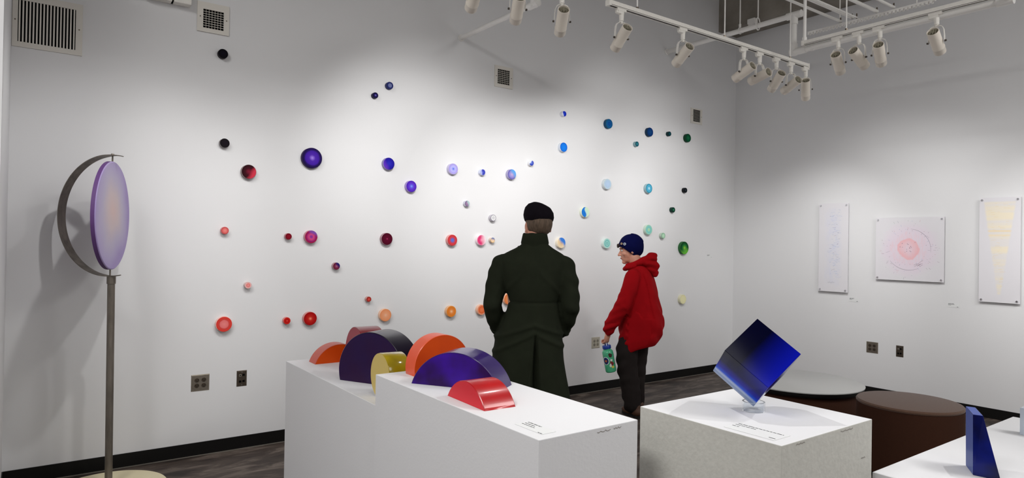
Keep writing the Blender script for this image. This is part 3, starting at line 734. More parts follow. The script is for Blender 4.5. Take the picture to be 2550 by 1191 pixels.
def artwork(label, y0, y1, z0, z1, kind):
    cy, cz = (y0+y1)/2, (z0+z1)/2; W_, H_ = abs(y1-y0), z1-z0
    t = thing('wall_artwork', label, 'artwork', (XW, cy, cz), -PI/2, 'pale drawings mounted on the right wall')
    bm = NB(); box(bm, (-W_/2, -.030, -H_/2), (W_/2, -.018, H_/2), .001)
    obj('panel', bm, [art_mat('drawing_'+kind, kind)], t)
    bm = NB(); rnd = random.Random(kind)
    m_a = [mat('ink_plum', '#7a5870', .8), mat('ink_grey', '#8c8894', .8), mat('ink_rose', '#c88c94', .8), mat('ink_blue', '#a2aed0', .8), mat('ink_sand', '#e8d4a8', .8), mat('ink_green', '#8ca49c', .8)]
    if kind == 'pink':
        for (a0, a1, r_, wd) in ((-5, 85, .205, .003), (-145, -65, .215, .003)):
            for k in range(24):
                u0, u1 = rad(a0+(a1-a0)*k/24), rad(a0+(a1-a0)*(k+1)/24)
                stroke(bm, (r_*cos(u0), r_*sin(u0)), (r_*cos(u1), r_*sin(u1)), wd*(.5+.5*sin(PI*k/24)), 1)
        for k in range(17):
            r_ = rnd.uniform(.01, .095); a = rnd.uniform(0, 2*PI); x, z = r_*cos(a), r_*sin(a)
            l = rnd.uniform(.003, .006); stroke(bm, (x, z), (x+l, z+l*.5), .005, 0)
        for k in range(95):
            r_ = rnd.uniform(.15, .30); a = rnd.uniform(0, 2*PI); x, z = r_*cos(a), r_*sin(a)*.98
            if abs(x) > W_/2-.02 or abs(z) > H_/2-.02: continue
            l = rnd.choice((.004, .006, .012, .022)); stroke(bm, (x, z), (x+l*cos(a), z+l*sin(a)), .0032 if l < .01 else .0015, rnd.choice((0, 1, 1, 5, 2, 3)))
        for k in range(9):
            x = .05+rnd.random()*.09; z = -.13-rnd.random()*.05; stroke(bm, (x, z), (x+.03, z+.02), .002, 0)
    elif kind == 'blue':
        for k in range(90):
            z = rnd.uniform(-.33, .43); x = rnd.gauss(.01, .035)
            l = rnd.uniform(.008, .03); a = rnd.choice((0, 0, .4, 1.2, -.3))
            stroke(bm, (x, z), (x+l*cos(a), z+l*sin(a)*.6), rnd.uniform(.001, .0022), rnd.choice((3, 3, 1, 3, 0)) if rnd.random() < .6 else 3)
        for k in range(6): stroke(bm, (-.06+k*.012, -.40+rnd.random()*.02), (-.04+k*.012, -.40+rnd.random()*.02), .0015, 1)
    else:
        for k in range(46):
            z = rnd.uniform(-.36, .43); hw = .012+(z+.40)/.85*.105; x = rnd.uniform(-hw, hw*.6)
            stroke(bm, (x, z), (x+rnd.uniform(.01, .04), z+rnd.uniform(-.004, .008)), .0018, 4)
    o = obj('ink_strokes', bm, m_a, t); o.location = (0, -.0304, 0)
    k = .022
    for sx in (-1, 1):
        for sz in (-1, 1):
            bm = NB(); x, z = sx*(W_/2-k), sz*(H_/2-k)
            lathe(bm, [(0, -.040), (.0075, -.040), (.0095, -.037), (.0095, -.0305)], 20, 'y', (x, 0, z))
            cyl(bm, (x, -.018, z), (x, -.0005, z), .006, n=12)
            obj('standoff_bolt', bm, M_chrome, t, smooth=True)
artwork('tall narrow drawing of pale blue marks, leftmost on the right wall', 3.977, 3.646, 1.078, 2.063, 'blue')
artwork('square drawing of pink circles with scattered dark dots', 3.352, 2.706, 1.243, 1.890, 'pink')
artwork('tall drawing of a pale yellow inverted triangle at the right edge', 2.412, 2.090, 1.083, 2.058, 'yellow')

# ------------------------------------------------------------ ottoman and round table
def ott_mat():
    return mat('brown_upholstery', '#5a4336', .85, spec=.2, sheen=.2, noise_amt=.08, noise_scale=80, bump=.15, bump_scale=300)
t = thing('round_ottoman', 'round brown upholstered ottoman in front of the white round table', 'ottoman', (4.978, 2.075, 0))
bm = NB(); lathe(bm, [(0, .03), (.317, .03), (.325, .04), (.327, .45), (.324, .475)], 72); obj('side', bm, mat('dark_brown_upholstery', '#3a2217', .85, spec=.15, noise_amt=.06, noise_scale=90), t, smooth=True)
bm = NB(); lathe(bm, [(.324, .473), (.329, .478), (.330, .487), (.322, .497), (.28, .501), (0, .503)], 72); obj('seat_top', bm, ott_mat(), t, smooth=True)
bm = NB(); lathe(bm, [(0, 0), (.30, 0), (.30, .03), (0, .03)], 48); obj('plinth_base', bm, M_base, t)
t = thing('round_table', 'round white-topped low table beside the brown ottoman', 'table', (5.294, 3.085, 0))
bm = NB(); lathe(bm, [(0, .418), (.500, .418), (.507, .421), (.508, .428), (.503, .431), (0, .431)], 96); obj('tabletop', bm, mat('grey_white_laminate', '#c9cac8', .35), t, smooth=True)
bm = NB(); lathe(bm, [(0, .385), (.492, .385), (.50, .40), (.50, .418), (0, .418)], 96); obj('black_edge', bm, M_base, t, smooth=True)
bm = NB(); lathe(bm, [(0, .0), (.455, .0), (.46, .01), (.46, .37), (.452, .385), (0, .385)], 96); obj('upholstered_base', bm, mat('dark_brown_upholstery', '#3a2217'), t, smooth=True)
bm = NB(); lathe(bm, [(.012, .4312), (.018, .4312), (.018, .4335), (.012, .4335), (.012, .4312)], 24, o=(.22, .30, 0)); obj('grommet', bm, M_steel_d, t)

# ------------------------------------------------------------ kinetic disc on a stand
BX, BY = .392, 4.658
t = thing('disc_sculpture', 'large lilac disc pivoting in an iron crescent on a tall pole with cream base', 'sculpture', (BX, BY, 0))
bm = NB(); lathe(bm, [(0, 0), (.317, 0), (.318, .004), (.318, .026), (.314, .030), (0, .030)], 96, o=(.006, 0, 0)); obj('round_base', bm, M_bplate, t, smooth=True)
bm = NB(); cyl(bm, (.008, 0, .03), (0, 0, 1.285), .0205, n=32); obj('pole', bm, M_iron, t, smooth=True)
bm = NB(); cyl(bm, (0, 0, 1.268), (0, 0, 1.312), .0245, n=32); obj('collar', bm, M_iron, t, smooth=True)
CZ = 1.6815
ra = rad(131.3); ex = Vector((cos(ra), sin(ra), 0)); nx = Vector((-sin(ra), cos(ra), 0)); Rr = .3693
bm = NB(); ring = []
n = 96
for k in range(n+1):
    a = rad(78)+(rad(282)-rad(78))*k/n       # angle from -ex side: tips pass just beyond the pivot
    dirv = -ex*cos(a)+Vector((0, 0, 1))*sin(a)
    tp = min(1, min(k, n-k)/9); hw = .0278*(.12+.88*tp)
    row = []
    for s, rr in ((-1, Rr), (1, Rr), (1, Rr-.005), (-1, Rr-.005)):
        row.append(bm.verts.new(dirv*rr+nx*hw*s+Vector((-.007, 0, CZ))))
    ring.append(row)
for a, b in zip(ring, ring[1:]):
    for i in range(4): bm.faces.new((a[i], a[(i+1) % 4], b[(i+1) % 4], b[i]))
bm.faces.new(ring[0]); bm.faces.new(ring[-1][::-1])
obj('crescent_yoke', bm, M_iron, t, smooth=True)
for z0, z1 in ((CZ+.322, CZ+.374), (CZ-.374, CZ-.322)):
    bm = NB(); cyl(bm, (-.007, 0, z0), (-.007, 0, z1), .0045, n=16); obj('pivot_pin', bm, M_iron, t, smooth=True)
bm = NB(); lathe(bm, [(0, CZ+.378), (.007, CZ+.377), (.009, CZ+.370)], 16, o=(-.007, 0, 0)); obj('pivot_cap', bm, M_iron, t, smooth=True)
def opal_mat():
    m = bpy.data.materials.new('opal_lilac_resin'); m.use_nodes = True
    nt = m.node_tree; b = nt.nodes['Principled BSDF']
    tc = nt.nodes.new('ShaderNodeTexCoord'); mp = nt.nodes.new('ShaderNodeMapping'); mp.inputs['Location'].default_value = (0, .03, -.02)
    nt.links.new(tc.outputs['Object'], mp.inputs[0])
    ln = nt.nodes.new('ShaderNodeVectorMath'); ln.operation = 'LENGTH'; nt.links.new(mp.outputs[0], ln.inputs[0])
    n = nt.nodes.new('ShaderNodeTexNoise'); n.inputs['Scale'].default_value = 3; nt.links.new(tc.outputs['Object'], n.inputs['Vector'])
    ad = nt.nodes.new('ShaderNodeMath'); ad.operation = 'MULTIPLY_ADD'; ad.inputs[1].default_value = .18; nt.links.new(n.outputs['Fac'], ad.inputs[0]); nt.links.new(ln.outputs['Value'], ad.inputs[2])
    r = nt.nodes.new('ShaderNodeValToRGB'); cr = r.color_ramp
    cr.elements[0].position = .08; cr.elements[0].color = lin('#d2b2ac')
    cr.elements[1].position = .42; cr.elements[1].color = lin('#9884bc')
    for p, c in ((.2, '#c6b4b8'), (.29, '#b2a8c2'), (.36, '#a698c2')):
        e = cr.elements.new(p); e.color = lin(c)
    nt.links.new(ad.outputs[0], r.inputs[0]); nt.links.new(r.outputs[0], b.inputs['Base Color'])
    b.inputs['Roughness'].default_value = .45
    return m
DROT = Matrix.Rotation(rad(-20.54), 4, 'Z')
bm = NB(); lathe(bm, [(0, .013), (.322, .013), (.327, .009), (.327, -.012)], 96, 'x'); dt = obj('opal_disc', bm, opal_mat(), t, smooth=True, loc=(-.007, 0, CZ)); dt.rotation_euler = (0, 0, rad(-20.54))
bm = NB(); lathe(bm, [(.3262, .0085), (.3275, .008), (.3275, -.013), (.322, -.0145), (0, -.0145)], 96, 'x'); obj('purple_edge', bm, mat('purple_edge_resin', '#5c3a74', .6), dt, smooth=True)

# ------------------------------------------------------------ lighting tracks and heads
TY, TZ = 3.19, 3.165
TX = 4.98
def track(label, a, b, axis):
    t = thing('lighting_track', label, 'lighting track', a, 0, 'white lighting tracks')
    d = Vector(b)-Vector(a); L = d.length
    bm = NB()
    def bx(l0, l1, s0, s1, z0, z1):
        if axis == 'x': box(bm, (l0, s0, z0), (l1, s1, z1))
        else: box(bm, (s0, -l1, z0), (s1, -l0, z1))
    w2 = .018
    bx(0, L, -w2, w2, .012, .034); bx(0, L, -w2, -.011, 0, .012); bx(0, L, .011, w2, 0, .012)
    obj('rail', bm, M_white, t)
    bm = NB(); bx(.012, L-.012, -.011, .011, .004, .012); obj('slot', bm, mat('track_slot', '#3a3532', .6), t)
    for l in (0, L-.012):
        bm = NB(); bx(l-.003, l+.014, -w2-.002, w2+.002, -.003, .036); obj('end_cap', bm, M_white, t)
    # narrow dark groove line on the side faces
    bm = NB()
    for s in (-w2-.0006, w2):
        bx(.02, L-.02, s, s+.0006, .0035, .0065)
    obj('side_groove', bm, mat('groove_grey', '#5a544e', .6), t)
    return t
track('long white lighting track parallel to the long wall', (3.09, TY, TZ), (5.56, TY, TZ), 'x')
track('white lighting track continuing above the top edge of the frame', (.35, TY, TZ), (2.86, TY, TZ), 'x')
track('white lighting track running along the right wall side', (TX, 2.90, TZ+.02), (TX, .35, TZ+.02), 'y')
M_back = mat('lamp_back_grille', '#8d8877', .5, metal=.3)
def head(label, x, y, az, tilt, az_y=None, axis='x', zc=2.968, power=0, dz=0, size=72):
    top = TZ+dz
    t = thing('track_spotlight', label, 'spotlight', (x, y, top), 0, 'cylindrical white track spotlights')
    az, tilt = rad(az), rad(tilt)
    d = Vector((cos(az)*cos(tilt), sin(az)*cos(tilt), -sin(tilt)))
    hor = Vector((cos(az), sin(az), 0)); side = Vector((-sin(az), cos(az), 0)); up = side.cross(d)*-1
    up = d.cross(side)*-1 if d.cross(side).z < 0 else d.cross(side)
    pc = Vector((0, 0, zc-top))
    bm = NB()
    def abox(l0, l1, s, z0, z1, bev=.002):
        if axis == 'x': box(bm, (l0, -s, z0), (l1, s, z1), bev)
        else: box(bm, (-s, -l1, z0), (s, -l0, z1), bev)
    abox(-.050, .034, .015, -.018, .001); abox(-.042, .012, .014, -.036, -.017); abox(-.052, -.034, .010, -.034, -.012)
    obj('track_adapter', bm, M_white, t)
    bm = NB(); cyl(bm, (0, 0, -.036), (0, 0, -.082), .0165, .0155, n=24); cyl(bm, (0, 0, -.082), (0, 0, -.098), .011, n=20)
    obj('stem', bm, M_white, t, smooth=True)
    # yoke: flat strap from the stem down both sides of the can
    rc = .0375
    yk = rc+.010; ang = [(-1, 0), (-1, .35), (-.92, .72), (-.7, .93), (-.35, 1.0), (0, 1.02), (.35, 1.0), (.7, .93), (.92, .72), (1, .35), (1, 0)]
    htop = (-.092) - pc.z
    bm = NB(); prev = None; hw = .012
    lean = hor*-.0
    for (u, v) in ang:
        c = pc + side*(u*yk) + Vector((0, 0, 1))*(v*htop) 
        tan = Vector((0, 0, 1)) if abs(u) > .95 else side
        nn = side*math.copysign(1, u) if abs(u) > .95 else (side*u + Vector((0, 0, 1))*v).normalized()
        row = [bm.verts.new(c+hor*hw+nn*.0012), bm.verts.new(c-hor*hw+nn*.0012), bm.verts.new(c-hor*hw-nn*.0012), bm.verts.new(c+hor*hw-nn*.0012)]
        if prev:
            for i in range(4): bm.faces.new((prev[i], prev[(i+1) % 4], row[(i+1) % 4], row[i]))
        else: bm.faces.new(row[::-1])
        prev = row
    bm.faces.new(prev)
    obj('yoke', bm, M_white, t, smooth=True)
    # can: open tube with rolled lips
    L = .098
    a, b = pc-d*L, pc+d*L
    bm = NB()
    prof = [(0, .02), (.034, .02), (.034, 0), (.0365, 0), (.0375, .004), (.0375, .145), (.0392, .148), (.0392, .152), (.0375, .155), (.0375, .192), (.0365, .196), (.0345, .196), (.0345, .15), (0, .15)]
    n = 32; rings = []
    for r_, h_ in prof:
        c = a+d*h_
        rings.append([bm.verts.new(c)] if r_ == 0 else [bm.verts.new(c+(side*cos(2*PI*k/n)+up*sin(2*PI*k/n))*r_) for k in range(n)])
    for A, B in zip(rings, rings[1:]):
        for k in range(n):
            if len(A) == 1: bm.faces.new((A[0], B[k], B[(k+1) % n]))
            elif len(B) == 1: bm.faces.new((A[k], A[(k+1) % n], B[0]))
            else: bm.faces.new((A[k], A[(k+1) % n], B[(k+1) % n], B[k]))
    can = obj('can', bm, M_fixture, t, smooth=True)
    bm = NB(); cyl(bm, a+d*.012, a+d*.019, .0335, n=28)
    for k in (-1, 0, 1): cyl(bm, a+d*.006+side*(k*.016)-up*.02, a+d*.006+side*(k*.016)+up*.02, .003, n=8)
    cyl(bm, a+d*.004, a+d*.014, .011, n=16)
    obj('rear_grille', bm, M_back, can)
    bm = NB(); cyl(bm, b-d*.03, b-d*.026, .033, n=28); obj('lens', bm, mat('lamp_lens', '#f4ead8', .15), can)
    for s in (-1, 1):
        bm = NB(); cyl(bm, pc+side*s*(yk+.001), pc+side*s*(yk+.012), .0075, .006, n=14); obj('knob', bm, mat('dark_knob', '#4c443c', .5), t)
    if power:
        p = Vector((x, y, top))+b+d*.012
        spot('track_lamp_light', p, p+d, power, size, 1.0, .03)
    return t
head('track spotlight nearest the left end of the long white track', 3.221, TY, 75, 31, power=10)
head('second track spotlight from the left on the long white track, alone mid-rail', 3.862, TY, 74, 26, power=62)
head('first of the five clustered spotlights, above the far corner', 4.616, TY, 84, 21, power=6)
head('second of the five clustered spotlights, lying almost level', 4.834, TY, 81, 11, power=34)
head('middle of the five clustered spotlights with open back showing', 5.078, TY, 62, 32, power=50)
head('fourth of the five clustered spotlights with pale front rim', 5.300, TY, 71, 18, power=32)
head('spotlight at the right end of the long track pointing steeply down', 5.534, TY, 29, 44, power=72)
head('leftmost spotlight at the top edge, only its lower end showing', 2.029, TY, 70, 22, power=92)
head('spotlight at the top edge overlapping the sloping white pipe', 2.340, TY, 62, 26, power=14)
head('spotlight at the top edge right of the sloping pipe, open back showing', 2.690, TY, 58, 30, power=90)
head('leftmost spotlight on the track along the right wall', TX, 2.610, 15, 31, axis='y', dz=.02, zc=2.982, power=60)
head('second spotlight on the right track, tilted more than its neighbours', TX, 2.452, -2, 28, axis='y', dz=.02, zc=2.985, power=12)
head('third spotlight on the right track', TX, 2.302, 17, 32, axis='y', dz=.02, zc=2.982, power=21)
head('rightmost spotlight standing apart on the right track', TX, 1.929, 5, 33, axis='y', dz=.02, zc=2.984, power=30)
# the wall track goes on to the left, beyond the frame
for x, az, ti, pw in ((1.15, 84, 38, 42), (1.62, 80, 36, 38)):
    p = Vector((x, TY, 2.95)); spot('track_lamp_light', p, p+Vector((cos(rad(az))*cos(rad(ti)), sin(rad(az))*cos(rad(ti)), -sin(rad(ti)))), pw, 72)
p = Vector((TX, 1.2, 2.95)); spot('track_lamp_light', p, p+Vector((cos(rad(32)), 0, -sin(rad(32)))), 170, 62)

# ------------------------------------------------------------ pipes, rods, struts overhead
def pipe(name, label, runs, m=M_pipe, cat='pipe', group='white painted pipes overhead', couplings=()):
    t = thing(name, label, cat, runs[0][0], 0, group)
    o = Vector(runs[0][0])
    for (a, b, r) in runs:
        bm = NB(); cyl(bm, Vector(a)-o, Vector(b)-o, r, n=24); obj('pipe_run', bm, m, t, smooth=True)
    for (a, b, r) in couplings:
        bm = NB(); cyl(bm, Vector(a)-o, Vector(b)-o, r, n=24); obj('coupling', bm, m, t, smooth=True)
    return t
r1 = .021
pipe('sprinkler_pipe', 'white pipe sloping out of the long wall below the top edge', [((3.122, YW, 3.419), (3.122, 4.02, 3.419), r1), ((3.122, 4.04, 3.40), (3.122, 4.04, 3.85), r1)],
     couplings=[((3.122, 4.10, 3.419), (3.122, 3.985, 3.419), .029), ((3.122, 4.04, 3.40), (3.122, 4.04, 3.47), .029), ((3.122, YW, 3.419), (3.122, YW-.012, 3.419), .030)])
PX, PZ, P2Z = 5.915, 3.811, 3.452
t = pipe('sprinkler_pipe', 'long white sprinkler pipe from the long wall dropping down to run beside the right track',
     [((PX, YW, PZ), (PX, 3.50, PZ), .026), ((PX, 3.535, PZ), (PX, 3.535, P2Z), .026), ((PX, 3.535, P2Z), (PX, 1.80, P2Z), .026), ((PX, 1.80, P2Z), (PX, 1.80, 3.9), .026)],
     couplings=[((PX, 3.61, PZ), (PX, 3.46, PZ), .035), ((PX, 3.535, PZ+.02), (PX, 3.535, PZ-.09), .034), ((PX, 3.535, P2Z+.08), (PX, 3.535, P2Z-.03), .034),
                ((PX, 3.57, P2Z), (PX, 3.41, P2Z), .034), ((PX, 3.36, P2Z), (PX, 3.34, P2Z), .030), ((PX, 1.88, P2Z), (PX, 1.77, P2Z), .034), ((PX, YW, PZ), (PX, YW-.012, PZ), .036)])
bm = NB(); cyl(bm, (0, 1.80-YW, P2Z-PZ), (-.10, 1.80-YW, P2Z-PZ+.02), .018, n=16); cyl(bm, (-.10, 1.80-YW, P2Z-PZ+.02), (-.125, 1.80-YW, P2Z-PZ+.02), .024, n=16); obj('elbow_fitting', bm, M_pipe, t, smooth=True)
# clevis hanger on the pipe
t = thing('pipe_hanger', 'white ring hanger gripping the sprinkler pipe near the corner', 'pipe hanger', (PX, 3.93, PZ), 0, 'pipe hangers')
bm = NB()
for k in range(24):
    a0, a1 = 2*PI*k/24, 2*PI*(k+1)/24
    p = lambda a: Vector((.034*cos(a), 0, .018+.062*sin(a)))
    cyl(bm, p(a0), p(a1), .0055, n=8)
obj('ring', bm, M_pipe, t, smooth=True)
bm = NB(); cyl(bm, (0, 0, .08), (0, 0, H-PZ), .006, n=10); obj('rod', bm, M_pipe, t)
t = thing('pipe_hanger', 'thin rod hanger with small clip holding the sprinkler pipe', 'pipe hanger', (PX, 4.14, PZ), 0, 'pipe hangers')
bm = NB(); cyl(bm, (0, 0, .05), (0, 0, H-PZ), .006, n=10); obj('rod', bm, M_pipe, t)
bm = NB(); tube(bm, [(.0315*cos(2*PI*k/24), 0, .0315*sin(2*PI*k/24)) for k in range(25)], .0045, 8); cyl(bm, (0, 0, .03), (0, 0, .07), .012, n=12); obj('clip', bm, M_pipe, t, smooth=True)
t = thing('beam_clamp', 'small white clamp with slanting arm on the beam edge', 'clamp', (6.86, 4.62, 4.235), 0)
bm = NB(); box(bm, (-.05, -.05, -.03), (.02, .05, .03), .006); obj('clamp_body', bm, M_pipe, t)
bm = NB(); cyl(bm, (-.02, -.0, -.02), (-.03, .13, -.10), .014, n=14); obj('arm', bm, M_pipe, t, smooth=True)
# hanger rods of the tracks
def rod(label, x, y, z0, r=.005):
    t = thing('hanger_rod', label, 'rod', (x, y, z0), 0, 'thin white hanger rods')
    bm = NB(); cyl(bm, (0, 0, .008), (0, 0, H-z0), r, n=10); obj('rod', bm, M_pipe, t)
    bm = NB(); cyl(bm, (0, 0, 0), (0, 0, .016), .010, n=6); obj('nut', bm, M_steel_d, t)
rod('thin rod holding the left part of the long track', 3.374, TY, TZ+.034)
rod('thin rod holding the long track near the far corner', 4.360, TY, TZ+.034)
rod('thin rod holding the right end of the long track', 5.28, TY, TZ+.034)
rod('thin rod holding the right track at its far end', TX, 2.55, TZ+.054)
t = thing('conduit_drop', 'white vertical conduit feeding the far end of the right track', 'conduit', (TX, 2.885, TZ+.054))
bm = NB(); cyl(bm, (0, 0, .0), (0, 0, H-TZ-.054), .0125, n=20); obj('pipe_run', bm, M_pipe, t, smooth=True)
bm = NB(); cyl(bm, (0, 0, 0), (0, 0, .03), .018, n=20); obj('connector', bm, M_pipe, t, smooth=True)
# slotted strut channel parallel to the right track
SZ, SX = 3.6, 5.955
t = thing('strut_channel', 'slotted white strut channel above the right track', 'strut channel', (SX, 3.41, SZ))
bm = NB(); L = 1.09
box(bm, (-.018, -L, .010), (.018, 0, .022)); 
y = 0
while y < L-.02:
    box(bm, (-.018, -y-.016, -.006), (-.012, -y, .010)); box(bm, (.012, -y-.016, -.006), (.018, -y, .010)); y += .032
obj('channel', bm, M_pipe, t)
for yy in (-.30, -.95):
    bm = NB(); cyl(bm, (0, yy, .02), (0, yy, H-SZ), .005, n=8); obj('rod', bm, M_pipe, t)
# conduits running towards the camera side and ending on the strut
for lb, y, z, r in (('thin conduit ending farthest left on the slotted strut', 3.10, 3.642, .012), ('thick conduit of a close pair resting on the slotted strut', 2.995, 3.648, .014), ('thin conduit of a close pair resting on the slotted strut', 2.955, 3.640, .008),
                    ('conduit ending in the middle of the slotted strut', 2.78, 3.646, .015), ('conduit ending right of middle on the slotted strut', 2.64, 3.644, .012)):
    t = thing('electrical_conduit', lb, 'conduit', (SX, y, z), 0, 'white conduits under the ceiling')
    bm = NB(); cyl(bm, (0, 0, 0), (-3.2, 0, 0), r, n=16); obj('pipe_run', bm, M_pipe, t, smooth=True)
    bm = NB(); cyl(bm, (-.004, 0, -.01), (-.004, 0, .035), .006, n=8); obj('bolt', bm, M_steel_d, t)
#PEOPLE
# ------------------------------------------------------------ people
def chain(bm, pts, rs, n=20, sub=4):
    """smooth tapered limb through joints, rounded at both ends"""
    P = [Vector(p) for p in pts]; out = []; R = []
    for i in range(len(P)-1):
        for k in range(sub):
            t_ = k/sub; out.append(P[i].lerp(P[i+1], t_)); R.append(rs[i]*(1-t_)+rs[i+1]*t_)
    out.append(P[-1]); R.append(rs[-1])
    tube(bm, out, R, n)
    for p, r_ in ((P[0], rs[0]), (P[-1], rs[-1])): ell(bm, p, (r_*.98,)*3, u=n, v=n//2)
    for p, r_ in zip(P[1:-1], rs[1:-1]): ell(bm, p, (r_*1.0,)*3, u=n, v=n//2)
def add_head(bm, M, male=True):
    """M: Matrix of the head frame, x right, y towards the face, z up, origin at ear level"""
    rot = M.to_3x3()
    def E(c, r_, rx=0):
        ell(bm, M @ Vector(c), r_, rot @ Matrix.Rotation(rx, 3, 'X'), 24, 16)
    E((0, -.012, .035), (.075, .096, .088)); E((0, .028, -.02), (.064, .064, .08)); E((0, .035, -.068), (.050, .052, .045))
    E((0, .066, -.098), (.026, .024, .02)); E((0, .080, .030), (.046, .014, .013)); E((-.038, .060, -.022), (.024, .022, .022)); E((.038, .060, -.022), (.024, .022, .022))
    chain(bm, [M @ Vector(p) for p in ((0, .084, .016), (0, .098, -.008), (0, .110, -.028))], [.007, .009, .0115], 12, 2)
    E((-.011, .095, -.032), (.009, .010, .008)); E((.011, .095, -.032), (.009, .010, .008))
    E((0, .086, -.056), (.022, .010, .0065)); E((0, .084, -.067), (.019, .010, .0065)); E((0, .078, -.060), (.028, .016, .022))
    for sx in (-1, 1):
        E((sx*.076, -.006, -.004), (.008, .017, .030), -.15); E((sx*.079, -.012, .012), (.007, .012, .014))
def add_hand(bm, wrist, d, nrm, thumb_side, curl=.9, s=1.0):
    """palm plus four bent fingers and a thumb; d = hand direction, nrm = palm normal (fingers curl towards it)"""
    d = Vector(d).normalized(); nrm = Vector(nrm); nrm = (nrm-d*nrm.dot(d)).normalized(); side = d.cross(nrm)*thumb_side
    w_ = Vector(wrist)
    rot = Matrix((side, d, nrm)).transposed()
    ell(bm, w_+d*.048*s, (.040*s, .050*s, .015*s), rot, 18, 12)
    ell(bm, w_+d*.012*s, (.027*s, .028*s, .018*s), rot, 16, 10)
    for k, (off, ln) in enumerate(((.029, .072), (.010, .080), (-.010, .074), (-.028, .058))):
        p = w_+d*.085*s+side*off*s; a = 0; pts = [w_+d*.06*s+side*off*.9*s, p]; seg = (.45, .30, .25)
        for j, f in enumerate(seg):
            a += curl*(.55, 1.0, .8)[j]
            p = p+(d*cos(a)+nrm*sin(a))*ln*f*s; pts.append(p)
        chain(bm, pts, [.0095*s, .0095*s, .0085*s, .008*s, .007*s], 10, 2)
    b = w_+d*.022*s+side*.026*s
    p1 = b+(d*.6+side*.75+nrm*.35).normalized()*.036*s; p2 = p1+(d*.75+side*.15+nrm*.75*max(.4, curl)).normalized()*.030*s; p3 = p2+(d*.7-side*.25+nrm*.8).normalized()*.024*s
    chain(bm, [b, p1, p2, p3], [.013*s, .0105*s, .0095*s, .008*s], 10, 2)
def fb(v, sx, sy, sz, seed=0):
    return noise.noise(Vector((v.x*sx+seed, v.y*sy+seed*1.7, v.z*sz-seed)))
def eye(parent, c, rot, r_=.0105):
    bm = NB(); ell(bm, c, (r_,)*3, u=16, v=10); o = obj('eye', bm, mat('eye_white', '#d8d2cc', .2), parent, smooth='all')
    bm = NB(); f = rot @ Vector((0, 1, 0)); cyl(bm, Vector(c)+f*r_*.82, Vector(c)+f*r_*1.04, r_*.5, r_*.42, n=14); obj('iris', bm, mat('iris_brown', '#2a1a10', .2), o)

M_coat = mat('olive_coat_cloth', '#20241a', .9, spec=.1, bump=.12, bump_scale=500, noise_amt=.1, noise_scale=12)
M_skin = mat('fair_skin', '#c98f78', .5, sss=.08, noise_amt=.07, noise_scale=30)
M_hair = mat('grey_brown_hair', '#5a4a3c', .8, noise_amt=.4, noise_scale=90, stretch=(1, 1, .25), bump=.5, bump_scale=220)

# man in the long coat: local x right, y away from the camera, z up
MAN = thing('person', 'person in a long dark olive coat and black beret, seen from behind', 'person', (2.398, 3.079, 0), rad(-38))
HM = Matrix.Translation((.030, .035, 1.652)) @ Matrix.Rotation(rad(20), 4, 'Z') @ Matrix.Rotation(rad(-4), 4, 'X')
bm = NB(); add_head(bm, HM)
chain(bm, [(.022, .01, 1.60), (.012, -.012, 1.50)], [.058, .064])
loft(bm, [(.86, 0, .0, .15, .10), (1.0, 0, 0, .155, .10), (1.2, 0, 0, .14, .095), (1.36, 0, .0, .155, .09), (1.43, 0, 0, .13, .07), (1.52, .01, 0, .06, .05)], 28)
for sx, eb, wr in ((-1, (-.225, -.035, 1.20), (-.185, .115, 1.05)), (1, (.235, -.035, 1.20), (.19, .115, 1.05))):
    chain(bm, [(sx*.16, 0, 1.41), eb, wr], [.045, .038, .030]); add_hand(bm, wr, (-sx*.25, .25, -.9), (-sx, .1, 0), sx, .4)
for sx in (-1, 1):
    chain(bm, [(sx*.085, 0, .90), (sx*.095, .01, .48), (sx*.10, -.01, .09)], [.085, .058, .045])
body = fuse('body', bm, M_skin, MAN, .006, 4)
for sx in (-1, 1): eye(body, HM @ Vector((sx*.031, .077, .012)), HM.to_3x3())
# hair at the nape and sides
bm = NB()
rot = HM.to_3x3()
ell(bm, HM @ Vector((0, -.020, .022)), (.079, .097, .082), rot, 32, 24)
inv = HM.inverted()
kill = []
for v in bm.verts:
    q = inv @ v.co
    if q.z < -.052-.25*max(0, q.y+.06) or q.y > .018 and q.z < .06 or q.y > .05: kill.append(v)
bmesh.ops.delete(bm, geom=kill, context='VERTS')
for v in bm.verts: v.co += v.co.normalized()*0 + (v.co-(HM @ Vector((0, -.02, .02)))).normalized()*.003*fb(v.co, 60, 60, 20)
hair = obj('hair', bm, M_hair, MAN, smooth='all')
# beret: soft tilted puff with a band
bm = NB()
MB_ = Matrix.Translation((.036, .028, 1.729)) @ Matrix.Rotation(rad(16), 4, 'Y') @ Matrix.Rotation(rad(-8), 4, 'X')
bprof = [(0, .064), (.030, .064), (.060, .056), (.083, .038), (.094, .014), (.0945, -.008), (.091, -.028), (.083, -.044), (.073, -.058), (.069, -.060), (.069, -.040), (0, -.030)]
lathe(bm, bprof, 48)
for v in bm.verts:
    v.co.y *= 1.16; n_ = fb(v.co, 14, 14, 14, 3)
    v.co += v.co.normalized()*.005*n_
    v.co.z -= .010*max(0, v.co.x/.09) * (1 if v.co.z > 0 else .2)
    v.co = MB_ @ v.co
obj('beret', bm, mat('black_felt', '#141016', .95, spec=.1, bump=.2, bump_scale=300), MAN, smooth='all')
